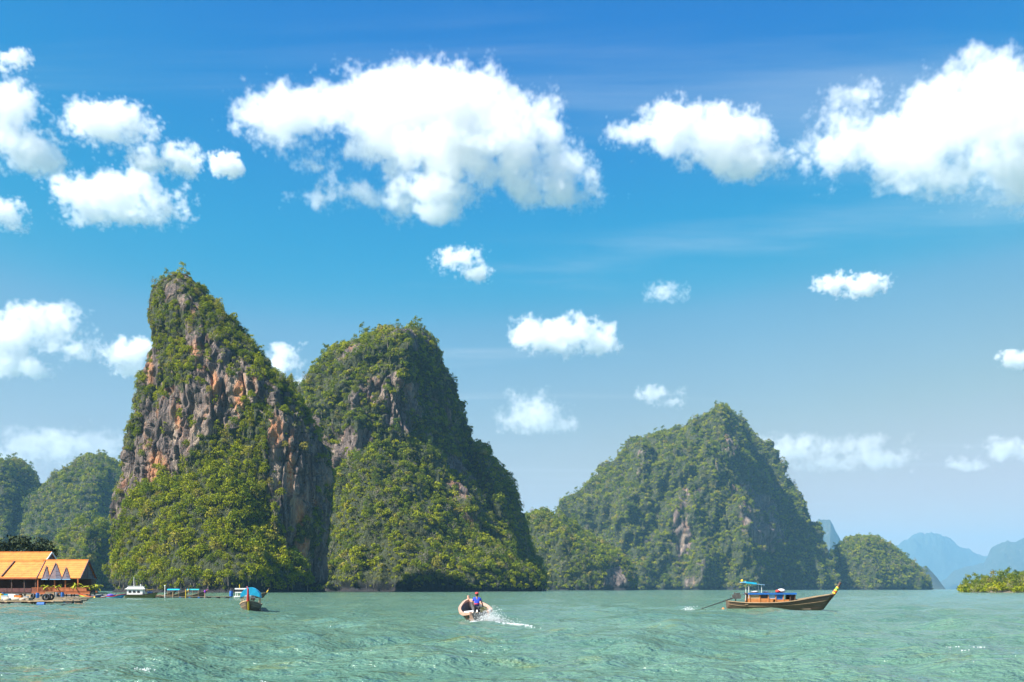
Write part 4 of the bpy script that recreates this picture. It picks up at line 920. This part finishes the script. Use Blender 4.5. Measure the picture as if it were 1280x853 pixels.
skiff(tuple(ground(106, 207, 0)), R(6), 2.9, (HULLWOOD, WHITE, BLUE), 'dark skiff with a blue band nearest the deck')
skiff(tuple(ground(118, 205, 0)), R(176), 2.6, (YELLOW, RED, GREEN), 'yellow green skiff with a red rim between two others')
skiff(tuple(ground(121, 209, 0)), R(4), 3.2, (PALEBLUE, WHITE, RED), 'pale blue skiff with a red band behind the yellow green one')
skiff(tuple(ground(132, 208, 0)), R(2), 3.4, (BLUE, RED, TEAL), 'blue skiff with a teal band towards the white cabin boat')
tp = MB().ball((0, 0, 0), (.75, .5, .35), 10, 6).build('tarpaulin_heap', simple('violet_tarpaulin', (.10, .05, .42), .5, .2), None, True); tp.location = ground(138, 208.2, .65); tag(tp, 'violet tarpaulin heap on the blue skiff', 'tarpaulin')
# --- fish rafts
def raft(cx, cyy, w, d, lab, seed):
    g = random.Random(seed); r = empty('fish_raft', (cx, cyy, 0), R(g.uniform(-2, 2)))
    n = max(3, int(w / 2.2)); k = max(3, int(d / 2.4))
    for i in range(n + 1):
        x = -w / 2 + w * i / n; MB().box((x, 0, .42 + g.uniform(-.02, .02)), (.34, d + .4, .07), ry=R(g.uniform(-2, 2))).build('plank', TAN if g.random() < .6 else GREYWOOD, r)
    for j in range(k + 1):
        y = -d / 2 + d * j / k; MB().box((g.uniform(-.1, .1), y, .50 + g.uniform(-.02, .02)), (w + .3, .36, .07)).build('plank', TAN if g.random() < .6 else GREYWOOD, r)
        MB().box((0, y + .25, .34), (w, .12, .12)).build('beam', DARKWOOD, r)
        for i in range(n):
            if g.random() < .8: x = -w / 2 + w * (i + .5) / n; MB().tube([(x - .45, y, .12), (x + .45, y, .12)], .28, 12).build('float_drum', BLUE if g.random() < .5 else BLACK, r)
    tag(r, lab, 'raft', 'fish rafts before the stilt halls'); return r
raft(-60.6, 126, 8.6, 7.5, 'long pale plank fish raft lying farthest out from the stilt halls', 3)
raft(-66.5, 141, 9.0, 8.0, 'plank fish raft between the outermost raft and the stilt halls', 4)
raft(-78, 163, 13.5, 9.0, 'wide fish raft close under the long roofed hall', 5)
raft(-84.0, 185, 9.0, 6.0, 'short fish raft under the pavilion deck', 6)
def tyre(loc, lab):
    m = MB(); n, k = 16, 8
    for i in range(n):
        a = 2 * math.pi * i / n
        for j in range(k): b = 2 * math.pi * j / k; m.v.append(((.34 + .13 * math.cos(b)) * math.cos(a), .13 * math.sin(b) * 1.1, (.34 + .13 * math.cos(b)) * math.sin(a)))
    for i in range(n):
        for j in range(k): m.f.append((i * k + j, ((i + 1) % n) * k + j, ((i + 1) % n) * k + (j + 1) % k, i * k + (j + 1) % k))
    o = m.build('tyre', BLACK, None, True); o.location = loc; o.rotation_euler = (rng.uniform(-.3, .3), 0, rng.uniform(-.6, .6)); tag(o, lab, 'tyre', 'tyres on the rafts')
for k, (px, Y) in enumerate(((57, 127), (60, 129), (63, 130), (41, 142), (74, 186), (78, 186))): tyre(tuple(ground(px, Y, .96)), ('old black tyre on the end of the outermost fish raft', 'old black tyre on the middle fish raft', 'old black tyre under the pavilion deck')[(0, 0, 0, 1, 2, 2)[k]])
CR = [(6, 140, .85, .5, WHITE, 'white crate on the middle fish raft'), (10, 163, 1.1, .6, CYAN, 'cyan box on the wide fish raft'), (23, 141, 1.0, .55, ORANGE_P, 'orange crate on the middle fish raft'), (17, 162, 1.3, .6, WHITE, 'white foam box on the wide fish raft'), (14, 164.5, .9, .5, RED, 'red crate beside the white foam box'),
      (38, 161, 1.0, .5, TAN, 'tan box on the wide fish raft'), (63, 185, 1.5, .9, TAN, 'large tan chest under the pavilion deck'), (60, 162, .8, .5, CYAN, 'cyan box at the end of the wide raft'), (33, 127, 1.2, .3, GREYWOOD, 'low grey box on the outermost raft'), (30, 142.5, 1.1, .4, WHITE, 'pale low box near the orange crate')]
for px, Y, w, hh, mat, lab in CR:
    r = empty('crate', tuple(ground(px, Y, .54)), rng.uniform(-.3, .3)); m = MB(); t = .05
    for s in (-1, 1): m.box((s * (w / 2 - t / 2), 0, hh / 2), (t, w * .7, hh)); m.box((0, s * (w * .35 - t / 2), hh / 2), (w - 2 * t, t, hh))
    m.build('box_sides', mat, r); MB().box((0, 0, hh + .025), (w + .04, w * .74, .05)).build('lid', mat, r); tag(r, lab, 'crate', 'crates on the fish rafts')
for px, Y, mat, lab in ((4, 165, BLUE, 'blue barrel on the wide fish raft'), (47, 162, BLUE, 'blue barrel near the tyres of the wide raft'), (78, 184, BLUE, 'blue barrel under the pavilion deck'), (70, 186.5, WHITE, 'white barrel under the pavilion deck'), (2, 142, YELLOW, 'yellow barrel on the middle fish raft')):
    barrel(tuple(ground(px, Y, .54)), mat, lab, group='barrels on the fish rafts', s=.9)
nt_ = MB()
for k in range(7): nt_.ball((rng.uniform(-1.2, 1.2), rng.uniform(-.6, .6), .12), (rng.uniform(.4, .8), rng.uniform(.3, .5), rng.uniform(.15, .32)), 9, 6)
o = nt_.build('net_heap', simple('pale_netting', (.42, .36, .27), .9, .3, 6), None, True); o.location = ground(20, 127, .53); tag(o, 'heap of pale fishing net on the outermost raft', 'net')
# ------------------------------------------------------------------ the running boat, its helmsman and its wash
YR = 60.0
rb = longtail('salmon rimmed small open boat running away with its bow up', tuple(ground(600.5, YR, -.12)), R(90 + 7), 5.6, 1.75, .55, .80, .34, INNER, PINKWOOD, None, (), bench=3, name='open_boat', lean=.2, motor=False, postmat=PINKWOOD)
rb.rotation_euler = (R(-6), R(-5), R(98))
for ch in rb.children:
    if ch.name.startswith('gunwale'): ch.scale = (1, 1, 1)
g = MB(); V, Fc, ro = hull_mesh(5.6, 1.86, lambda t: .55 + .16 * max(0, (.22 - t) / .22) ** 1.4 + .25 * max(0, (t - .35) / .65) ** 2.1, lambda t: .12, n=30)
for s in (-1, 1): rim(g, ro, s, .16, .16)
g.build('rub_rail', PINKWOOD, rb); MB().box((.9, -.35, .75), (.5, .4, .35)).build('engine', OLIVE, rb); MB().tube([(.7, -.35, .7), (-1.5, -.45, .15)], .04, 6).build('propeller_shaft', STEEL, rb)
MB().box((3.2, .2, .3), (.9, .9, .3)).build('fish_box', WHITE, rb); MB().box((1.8, .1, .16), (2.4, 1.1, .08)).build('deck_sheet', WHITE, rb); MB().box((.02, 0, .4), (.06, 1.2, .5)).build('stern_board', PINKWOOD, rb)
def skinned(name, verts, edges, radii, mat, parent=None, sub=1):
    me = bpy.data.meshes.new(name); me.from_pydata(verts, edges, []); me.update(); o = bpy.data.objects.new(name, me); COL.objects.link(o)
    o.modifiers.new('skin', 'SKIN'); 
    if not me.skin_vertices: me.skin_vertices.new()
    for d, r in zip(me.skin_vertices[0].data, radii): d.radius = (r, r)
    me.skin_vertices[0].data[0].use_root = True
    sb_ = o.modifiers.new('sub', 'SUBSURF'); sb_.levels = sub; sb_.render_levels = sub
    dg = bpy.context.evaluated_depsgraph_get(); out = bpy.data.meshes.new_from_object(o.evaluated_get(dg)); bpy.data.objects.remove(o)
    out.materials.clear(); out.shade_smooth(); out.name = name
    return link(name, out, mat, parent)
SKIN = simple('sunburnt_skin', (.20, .10, .065), .6, .1); SHIRT = simple('blue_shirt', (.015, .05, .48), .8, .2); TROUSERS = simple('dark_trousers', (.03, .035, .045), .85, .2); CAP = simple('red_cap', (.55, .06, .06), .8, .2); HAIR = simple('black_hair', (.012, .010, .010), .6, .2)
pr = empty('person', (0, 0, 0))
# x right, y forward (away from the camera), z up; standing knees slightly bent, right hand back on the tiller
J = {'pelvis': (0, 0, .92), 'waist': (0, .02, 1.06), 'chest': (0, .05, 1.28), 'neck': (0, .06, 1.46), 'head0': (0, .08, 1.54), 'head1': (0, .09, 1.64), 'head2': (0, .08, 1.71),
     'sl': (-.18, .05, 1.40), 'el': (-.26, .12, 1.14), 'wl': (-.22, .30, .98), 'hl': (-.21, .36, .95), 'sr': (.18, .05, 1.40), 'er': (.30, .02, 1.15), 'wr': (.36, .16, .98), 'hr': (.37, .22, .95),
     'hpl': (-.10, 0, .88), 'kl': (-.15, .10, .48), 'al': (-.16, .02, .09), 'tl': (-.17, .16, .05), 'hpr': (.10, 0, .88), 'kr': (.15, .10, .48), 'ar': (.17, .02, .09), 'tr': (.19, .16, .05)}
RAD = dict(pelvis=.13, waist=.12, chest=.135, neck=.055, head0=.075, head1=.098, head2=.07, sl=.062, el=.045, wl=.032, hl=.034, sr=.062, er=.045, wr=.032, hr=.034, hpl=.095, kl=.062, al=.042, tl=.035, hpr=.095, kr=.062, ar=.042, tr=.035)
keys = list(J); ed = [('pelvis', 'waist'), ('waist', 'chest'), ('chest', 'neck'), ('neck', 'head0'), ('head0', 'head1'), ('head1', 'head2'), ('chest', 'sl'), ('sl', 'el'), ('el', 'wl'), ('wl', 'hl'), ('chest', 'sr'), ('sr', 'er'), ('er', 'wr'), ('wr', 'hr'), ('pelvis', 'hpl'), ('hpl', 'kl'), ('kl', 'al'), ('al', 'tl'), ('pelvis', 'hpr'), ('hpr', 'kr'), ('kr', 'ar'), ('ar', 'tr')]
vv = [J[k] for k in keys]; rr = [RAD[k] for k in keys]; ee = [(keys.index(a), keys.index(b)) for a, b in ed]
for side, hk, wk_ in ((-1, 'hl', 'wl'), (1, 'hr', 'wr')):            # five bent fingers on each hand
    c = Vector(J[hk]); d = (c - Vector(J[wk_])).normalized(); lat = Vector((1, 0, 0))
    for q in range(4):
        a = c + lat * (.022 * (q - 1.5)) + d * .03; b = a + d * (.035 - .004 * abs(q - 1.5)); e = b + d * .012 + Vector((0, 0, -.028)); i0 = len(vv); vv += [tuple(a), tuple(b), tuple(e)]; rr += [.010, .009, .008]; ee += [(keys.index(hk), i0), (i0, i0 + 1), (i0 + 1, i0 + 2)]
    a = c - lat * side * .035; b = a - lat * side * .012 + d * .03; i0 = len(vv); vv += [tuple(a), tuple(b)]; rr += [.012, .010]; ee += [(keys.index(hk), i0), (i0, i0 + 1)]
body = skinned('body', vv, ee, rr, SKIN, pr)
def sub_skin(name, ks, es, grow, mat, over={}):
    return skinned(name, [over.get(k, J[k]) for k in ks], [(ks.index(a), ks.index(b)) for a, b in es], [RAD[k] + grow for k in ks], mat, pr)
sub_skin('shirt', ['waist', 'chest', 'sl', 'el', 'sr', 'er', 'pelvis'], [('pelvis', 'waist'), ('waist', 'chest'), ('chest', 'sl'), ('sl', 'el'), ('chest', 'sr'), ('sr', 'er')], .022, SHIRT, {'el': (-.235, .098, 1.22), 'er': (.262, .03, 1.23), 'pelvis': (0, .01, .98)})
sub_skin('trousers', ['pelvis', 'hpl', 'kl', 'al', 'hpr', 'kr', 'ar'], [('pelvis', 'hpl'), ('hpl', 'kl'), ('kl', 'al'), ('pelvis', 'hpr'), ('hpr', 'kr'), ('kr', 'ar')], .018, TROUSERS)
MB().tube([(0, .0, 1.035), (0, .0, 1.10)], .175, 14).build('red_sash', RED, pr)
cp = MB(); cp.ball((0, .085, 1.70), (.118, .125, .085), 14, 8); cp.box((0, .21, 1.69), (.16, .14, .02)); cp.build('cap', CAP, pr, True)
MB().ball((0, .055, 1.635), (.104, .10, .09), 12, 8).build('hair', HAIR, pr, True)
fc_ = MB(); fc_.ball((0, .185, 1.615), (.017, .022, .022), 8, 6); fc_.build('nose', SKIN, pr, True)
for s in (-1, 1): MB().ball((s * .036, .172, 1.645), .012, 8, 6).build('eye', HAIR, pr, True); MB().ball((s * .105, .085, 1.62), (.014, .024, .032), 8, 6).build('ear', SKIN, pr, True)
MB().box((0, .176, 1.575), (.045, .012, .010)).build('mouth', RED, pr)
bpy.context.view_layer.update()
pr.location = rb.matrix_world @ Vector((.75, .12, .10)); pr.rotation_euler = (0, 0, R(6)); tag(pr, 'person in blue shirt and red cap standing in the stern of the running boat', 'person')
# wash: droplets in the air and foam on the water
FOAM = simple('white_foam', (.66, .69, .69), .55, .06, 4)
def droplets(name, centres, lab, seed):
    g = np.random.default_rng(seed); V = []; Fc = []
    base = np.array([(1, 0, 0), (-1, 0, 0), (0, 1, 0), (0, -1, 0), (0, 0, 1), (0, 0, -1)], float); fs = [(0, 2, 4), (2, 1, 4), (1, 3, 4), (3, 0, 4), (2, 0, 5), (1, 2, 5), (3, 1, 5), (0, 3, 5)]
    for c, sp, n, r0, r1 in centres:
        for i in range(n):
            p = np.array(c) + g.normal(size=3) * np.array(sp); p[2] = max(p[2], .02); r = r0 + (r1 - r0) * g.random() ** 3; b = len(V)
            V += [tuple(p + q * r * g.uniform(.7, 1.3, 3)) for q in base]; Fc += [tuple(k + b for k in f) for f in fs]
    me = bpy.data.meshes.new(name); me.from_pydata(V, [], Fc); me.update(); o = link(name, me, FOAM); tag(o, lab, kind='stuff'); return o
def at(px, Y, z): v = ground(px, Y, z); return (v.x, v.y, v.z)
droplets('spray', [(at(607, 59.5, .25), (.30, .5, .18), 1100, .005, .028), (at(614, 59.2, .35), (.32, .5, .24), 1500, .005, .028), (at(621, 59, .20), (.35, .5, .14), 800, .005, .026), (at(626, 59, .08), (.6, .6, .07), 500, .005, .025), (at(597, 58.6, .08), (.5, .3, .07), 320, .005, .022), (at(616, 59.2, .8), (.25, .3, .2), 220, .004, .014)], 'white spray thrown up behind the running boat', 3)
droplets('spray', [(at(861, 94, .12), (.28, .2, .10), 150, .015, .05)], 'small white splash beyond the longtail propeller', 4)
def foam(name, blobs, lab, seed):
    """flakes of foam lying on the waves"""
    g = np.random.default_rng(seed); V = []; Fc = []
    for (x, y), (sx, sy), n, r0, r1 in blobs:
        for i in range(n):
            cx, cyy = x + g.normal() * sx, y + g.normal() * sy; r = g.uniform(r0, r1); b = len(V); k = 8; z0 = sea_z(cx, cyy)
            V.append((cx, cyy, z0 + .02))
            for q in range(k):
                a = 2 * math.pi * q / k; rr_ = r * g.uniform(.6, 1.2); X_, Y_ = cx + math.cos(a) * rr_, cyy + math.sin(a) * rr_ * .8; V.append((X_, Y_, sea_z(X_, Y_) - .004))
            Fc += [(b, b + 1 + q, b + 1 + (q + 1) % k) for q in range(k)]
    me = bpy.data.meshes.new(name); me.from_pydata(V, [], Fc); me.update(); me.shade_smooth(); o = link(name, me, FOAM); tag(o, lab, kind='stuff'); return o
bl = []
for k in range(26):
    t = k / 25; px = 596 + t * 68; Y = 58.6 - t * 3.4 + .3 * math.sin(t * 5); v = ground(px, Y); bl.append(((v.x, v.y), (.16, .30 + .2 * (1 - t)), int(20 * (1 - t) + 5), .03, .12 - .06 * t))
for k in range(10): v = ground(560 + k * 4.5, 58.3 + .1 * k); bl.append(((v.x, v.y), (.12, .07), 7, .03, .08))
foam('wake', bl, 'white foam wake trailing from the running boat', 6)
bl = []
for px, py, n in ((180, 837, 10), (186, 836, 6), (1188, 817, 4), (1206, 819, 3), (1226, 818, 4), (1244, 826, 2), (330, 842, 3), (860, 763, 10)):
    Y = HCAM * F / (py - HY); v = ground(px, Y); bl.append(((v.x, v.y), (.10 * Y / 25, .05 * Y / 25), n * 2, .006 * Y / 25, .022 * Y / 25))
foam('whitecaps', bl, 'small white crests scattered on the choppy water', 8)
# ------------------------------------------------------------------ clouds: real volumes standing at a cloud base of about 1250 m
def cloud_material():
    t = NT('cloud_vapour')
    v = t.n('ShaderNodeVolumePrincipled'); v.inputs['Color'].default_value = (1, 1, 1, 1); v.inputs['Anisotropy'].default_value = -0.1
    v.inputs['Density Attribute'].default_value = ''
    at = t.n('ShaderNodeAttribute'); at.attribute_name = 'density'
    t.l(at.outputs['Fac'], v.inputs['Density']); t.l(v.outputs[0], t.out.inputs['Volume'])
    return t.m
CLOUD_M = cloud_material()
def cloud_tree(lo, hi, res, src):
    g = bpy.data.node_groups.new('cloud_grid', 'GeometryNodeTree')
    g.interface.new_socket('Geometry', in_out='INPUT', socket_type='NodeSocketGeometry')
    g.interface.new_socket('Geometry', in_out='OUTPUT', socket_type='NodeSocketGeometry')
    N = g.nodes; L = g.links
    gi = N.new('NodeGroupInput'); go = N.new('NodeGroupOutput')
    vc = N.new('GeometryNodeVolumeCube')
    vc.inputs['Min'].default_value = lo; vc.inputs['Max'].default_value = hi
    for k, r in zip('XYZ', res): vc.inputs['Resolution ' + k].default_value = int(r)
    pos = N.new('GeometryNodeInputPosition')
    sub = N.new('ShaderNodeVectorMath'); sub.operation = 'SUBTRACT'; L.new(pos.outputs[0], sub.inputs[0]); sub.inputs[1].default_value = lo
    mul = N.new('ShaderNodeVectorMath'); mul.operation = 'MULTIPLY'; L.new(sub.outputs[0], mul.inputs[0])
    mul.inputs[1].default_value = tuple((r - 1) / (h - l) for r, h, l in zip(res, hi, lo))
    rnd = N.new('ShaderNodeVectorMath'); rnd.operation = 'ADD'; L.new(mul.outputs[0], rnd.inputs[0]); rnd.inputs[1].default_value = (.5, .5, .5)
    fl = N.new('ShaderNodeVectorMath'); fl.operation = 'FLOOR'; L.new(rnd.outputs[0], fl.inputs[0])
    dot = N.new('ShaderNodeVectorMath'); dot.operation = 'DOT_PRODUCT'; L.new(fl.outputs[0], dot.inputs[0])
    dot.inputs[1].default_value = (1, res[0], res[0] * res[1])
    at = N.new('GeometryNodeInputNamedAttribute'); at.data_type = 'FLOAT'; at.inputs[0].default_value = 'd'
    si = N.new('GeometryNodeSampleIndex'); si.data_type = 'FLOAT'; si.domain = 'POINT'; si.clamp = True
    oi = N.new('GeometryNodeObjectInfo'); oi.inputs['Object'].default_value = src
    L.new(oi.outputs['Geometry'], si.inputs['Geometry']); L.new(at.outputs[0], si.inputs['Value']); L.new(dot.outputs['Value'], si.inputs['Index'])
    L.new(si.outputs[0], vc.inputs['Density'])
    sm = N.new('GeometryNodeSetMaterial'); sm.inputs['Material'].default_value = CLOUD_M
    L.new(vc.outputs[0], sm.inputs['Geometry']); L.new(sm.outputs[0], go.inputs[0])
    return g
def fft_noise(shape, beta, seed, stretch=(1, 1, 1), kmin=0.0):
    g = np.random.default_rng(seed); w = np.fft.rfftn(g.standard_normal(shape).astype(np.float32))
    kx = np.fft.fftfreq(shape[0]) * stretch[0]; ky = np.fft.fftfreq(shape[1]) * stretch[1]; kz = np.fft.rfftfreq(shape[2]) * stretch[2]
    k = np.sqrt(kx[:, None, None] ** 2 + ky[None, :, None] ** 2 + kz[None, None, :] ** 2); k[0, 0, 0] = 1
    w *= k ** (-beta / 2) * (k > kmin); w[0, 0, 0] = 0
    n = np.fft.irfftn(w, s=shape).astype(np.float32); return n / n.std()
CLOUD_LOW = []; CLOUD_BASE = 1300.0
def cloud(label, blobs, vox=4.0, dens=1.0, wisp=0.5, base=None, seed=1, soft=0.25, group=None):
    """blobs: (px, py, rx, ry) lumps of one cloud; it stands where its flat base meets the cloud level"""
    bpy_ = max(b[1] + b[3] for b in blobs); D = base or CLOUD_BASE * F / (HY - bpy_)
    s = D / F                                     # metres per pixel at that distance
    X = [((b[0] - HX) * s, HCAM + (HY - b[1]) * s, b[2] * s, b[3] * s) for b in blobs]
    pad = 1.30
    x0 = min(x - r * pad for x, z, r, q in X); x1 = max(x + r * pad for x, z, r, q in X)
    z0 = min(z - q * pad for x, z, r, q in X); z1 = max(z + q * pad for x, z, r, q in X)
    dm = max(min(r, q * 1.5) for x, z, r, q in X) * pad; y0, y1 = D - dm, D + dm
    h = vox * s
    res = [max(8, int((b - a) / h) + 1) for a, b in ((x0, x1), (y0, y1), (z0, z1))]
    gx = np.linspace(x0, x1, res[0], dtype=np.float32); gy = np.linspace(y0, y1, res[1], dtype=np.float32); gz = np.linspace(z0, z1, res[2], dtype=np.float32)
    shp = (res[2], res[1], res[0])
    n1 = fft_noise(shp, 4.2, seed, kmin=0.8 / max(12, min(shp)))
    n2 = fft_noise(shp, 3.2, seed + 50, kmin=1.6 / max(12, min(shp)))
    f = np.full(shp, -1.0, np.float32)
    g = random.Random(seed)
    for x, z, r, q in X:
        ry = min(r, q * 1.5); yc = D + g.uniform(-.25, .25) * ry
        d = 1 - np.sqrt(((gx - x) / r)[None, None, :] ** 2 + ((gy - yc) / ry)[None, :, None] ** 2 + np.where(gz > z, (gz - z) / q, (gz - z) / (q * 0.9))[:, None, None] ** 2)
        d = np.maximum(d * (min(r, q * 1.4) / dm) ** 0.5, -1)
        f = np.maximum(f, d)
    f = f + wisp * (0.18 * n1 + 0.19 * n2) - 0.05
    # nothing reaches the faces of the box
    ex = np.minimum(np.arange(res[0]), np.arange(res[0])[::-1]) / (0.10 * res[0]); ey = np.minimum(np.arange(res[1]), np.arange(res[1])[::-1]) / (0.10 * res[1]); ez = np.minimum(np.arange(res[2]), np.arange(res[2])[::-1]) / (0.08 * res[2])
    e = np.minimum(np.minimum(np.minimum(ex[None, None, :], ey[None, :, None]), ez[:, None, None]), 1)
    f = f - (1 - e) * 0.6
    d = np.clip(f / soft, 0, 1); d = d * d * (3 - 2 * d)
    d = d * (dens * 9.0 / (dm * 1.0)) * (0.6 + 0.8 * np.clip(f * 2, 0, 1))
    cx = (x0 + x1) / 2
    me = bpy.data.meshes.new('cloud'); n = d.size
    me.vertices.add(n); at = me.attributes.new('d', 'FLOAT', 'POINT'); at.data.foreach_set('value', d.astype(np.float32).ravel())
    me.materials.append(CLOUD_M)
    co = np.zeros((n, 3), np.float32); co[0] = (x0 - cx, y0 - D, 0); co[1:] = (x1 - cx, y1 - D, z1 - z0); me.vertices.foreach_set('co', co.ravel())
    src = bpy.data.objects.new('cloud_samples', me)          # only holds the numbers of the density grid
    vol = bpy.data.volumes.new('cloud'); vol.materials.append(CLOUD_M)
    o = bpy.data.objects.new('cloud', vol); COL.objects.link(o); o.location = (cx, D, z0)
    m = o.modifiers.new('grid', 'NODES'); m.node_group = cloud_tree((x0 - cx, y0 - D, 0), (x1 - cx, y1 - D, z1 - z0), res, src)
    tag(o, label, 'cloud', group); CLOUD_LOW.append(z0)
    return o
cloud('largest heaped white cumulus cloud with a grey hollow in its underside',
      [(305, 150, 51, 22), (370, 150, 64, 35), (430, 144, 64, 39), (490, 140, 75, 48), (560, 140, 82, 50), (620, 155, 66, 41), (682, 142, 30, 30), (570, 192, 135, 46), (480, 182, 86, 37),
       (715, 206, 58, 22), (702, 240, 71, 26), (530, 238, 86, 24), (450, 240, 47, 17), (540, 266, 38, 17), (395, 250, 23, 11)], vox=2.3, seed=9, wisp=0.85, dens=0.42, soft=0.22)
cloud('slanting elongated white cloud between the two largest clouds', [(796, 164, 48, 17), (850, 162, 56, 28), (900, 174, 62, 32), (945, 200, 52, 20)], vox=2.3, seed=5, wisp=1.0, dens=0.30, soft=0.24)
cloud('broad white cloud with ragged edges running out of the picture', [(1068, 122, 46, 18), (1030, 178, 48, 16), (1086, 174, 66, 31), (1150, 178, 80, 46), (1230, 150, 90, 54), (1200, 218, 90, 28), (1310, 165, 90, 70)], vox=2.3, seed=8, wisp=1.0, dens=0.34, soft=0.24)
cloud('ragged white cloud above the spread wing cloud, joined to a rounded bank', [(105, 152, 50, 22), (160, 150, 29, 22), (172, 196, 31, 17)], vox=2.0, seed=11, wisp=1.2, dens=0.26, soft=0.28)
cloud('rounded cloud bank running out of the picture beside the ragged cloud', [(8, 134, 36, 29), (30, 190, 41, 27), (-10, 172, 45, 34)], vox=2.0, seed=13, wisp=1.2, dens=0.26, soft=0.28)
cloud('spread wing shaped white cloud above the leaning tower', [(108, 244, 45, 20), (150, 242, 47, 26), (195, 262, 47, 19), (140, 268, 63, 14)], vox=2.0, seed=16, wisp=1.25, dens=0.28, soft=0.28)
cloud('small round puff of cloud beside the wing shaped cloud', [(228, 202, 27, 19)], vox=1.8, seed=18, wisp=1.1, dens=0.26, soft=0.28)
cloud('tiny torn cloud shred between the round puff and the largest cloud', [(282, 205, 18, 17)], vox=1.8, seed=20, wisp=1.3, dens=0.3, soft=0.28)
cloud('tiny faint cloud scrap above the rounded bank', [(20, 76, 22, 11)], vox=1.8, seed=21, wisp=1.2, dens=0.22, soft=0.4)
cloud('small cloud end below the rounded bank', [(-4, 264, 29, 19)], vox=1.8, seed=22, wisp=1.1, dens=0.26, soft=0.28)
cloud('low bright cumulus cloud beside the leaning tower', [(52, 410, 49, 26), (8, 418, 50, 24), (88, 438, 34, 17), (15, 457, 45, 15)], vox=2.0, seed=24, wisp=1.1, dens=0.26, soft=0.28)
cloud('small cloud touching the edge of the leaning tower', [(160, 442, 29, 20), (170, 464, 22, 10)], vox=1.8, seed=26, wisp=1.1, dens=0.3, soft=0.32)
cloud('cloud in the gap between leaning tower and dome', [(342, 457, 34, 22), (370, 480, 25, 14)], vox=1.8, seed=27, wisp=1.1, dens=0.3, soft=0.32)
cloud('small leaning puff below the largest cloud', [(570, 326, 34, 14), (596, 340, 22, 12)], vox=1.8, seed=28, wisp=1.1, dens=0.26, soft=0.32)
cloud('flat based oval cloud over the dome\'s far flank', [(705, 420, 59, 22), (662, 416, 32, 19), (745, 430, 32, 13)], vox=2.0, seed=30, wisp=0.95, dens=0.28, soft=0.28)
cloud('thin pale cloud under the flat based oval cloud', [(662, 520, 41, 20), (650, 507, 20, 19), (690, 532, 31, 12)], vox=2.0, seed=32, wisp=1.3, dens=0.10, soft=0.6)
cloud('faint small cloud wisp above the forested peak', [(833, 365, 27, 12)], vox=1.8, seed=33, wisp=1.3, dens=0.07, soft=0.6)
cloud('small bright flat cloud under the broad ragged cloud', [(1050, 354, 32, 11), (1082, 357, 29, 13)], vox=1.8, seed=35, wisp=1.15, dens=0.3, soft=0.32)
cloud('faint cloud streak just above the forested peak', [(818, 492, 23, 10), (838, 504, 22, 8)], vox=1.8, seed=36, wisp=1.3, dens=0.07, soft=0.6)
cloud('small cloud end at the edge above the far ranges', [(1274, 450, 23, 11)], vox=1.8, seed=37, wisp=1.2, dens=0.22, soft=0.4)
cloud('pale low cloud bank behind the forested peak\'s shoulder', [(1055, 557, 59, 15), (985, 564, 50, 19), (1100, 574, 45, 14), (1010, 582, 63, 12)], vox=2.0, seed=39, wisp=1.2, dens=0.07, soft=0.6)
cloud('pale low cloud bank behind the wooded hills', [(60, 560, 72, 26), (120, 562, 54, 20), (10, 577, 54, 19)], vox=2.0, seed=41, wisp=1.2, dens=0.07, soft=0.6)
cloud('pale low cloud above the far ranges', [(1262, 562, 34, 15), (1205, 582, 25, 8)], vox=2.0, seed=43, wisp=1.2, dens=0.09, soft=0.6)
# ------------------------------------------------------------------ haze: one even body of air from the camera to past the farthest range
hz = NT('haze_air'); hv = hz.n('ShaderNodeVolumePrincipled'); hv.inputs['Color'].default_value = (0.27, 0.56, 0.82, 1); hv.inputs['Density'].default_value = 6.2e-5; hv.inputs['Anisotropy'].default_value = 0.0
hz.l(hv.outputs[0], hz.out.inputs['Volume'])
hm = MB(); hm.box((0, 10000, 563), (42000, 23000, 1134)); haze = hm.build('haze', hz.m); tag(haze, 'pale blue air haze over the bay', kind='stuff')
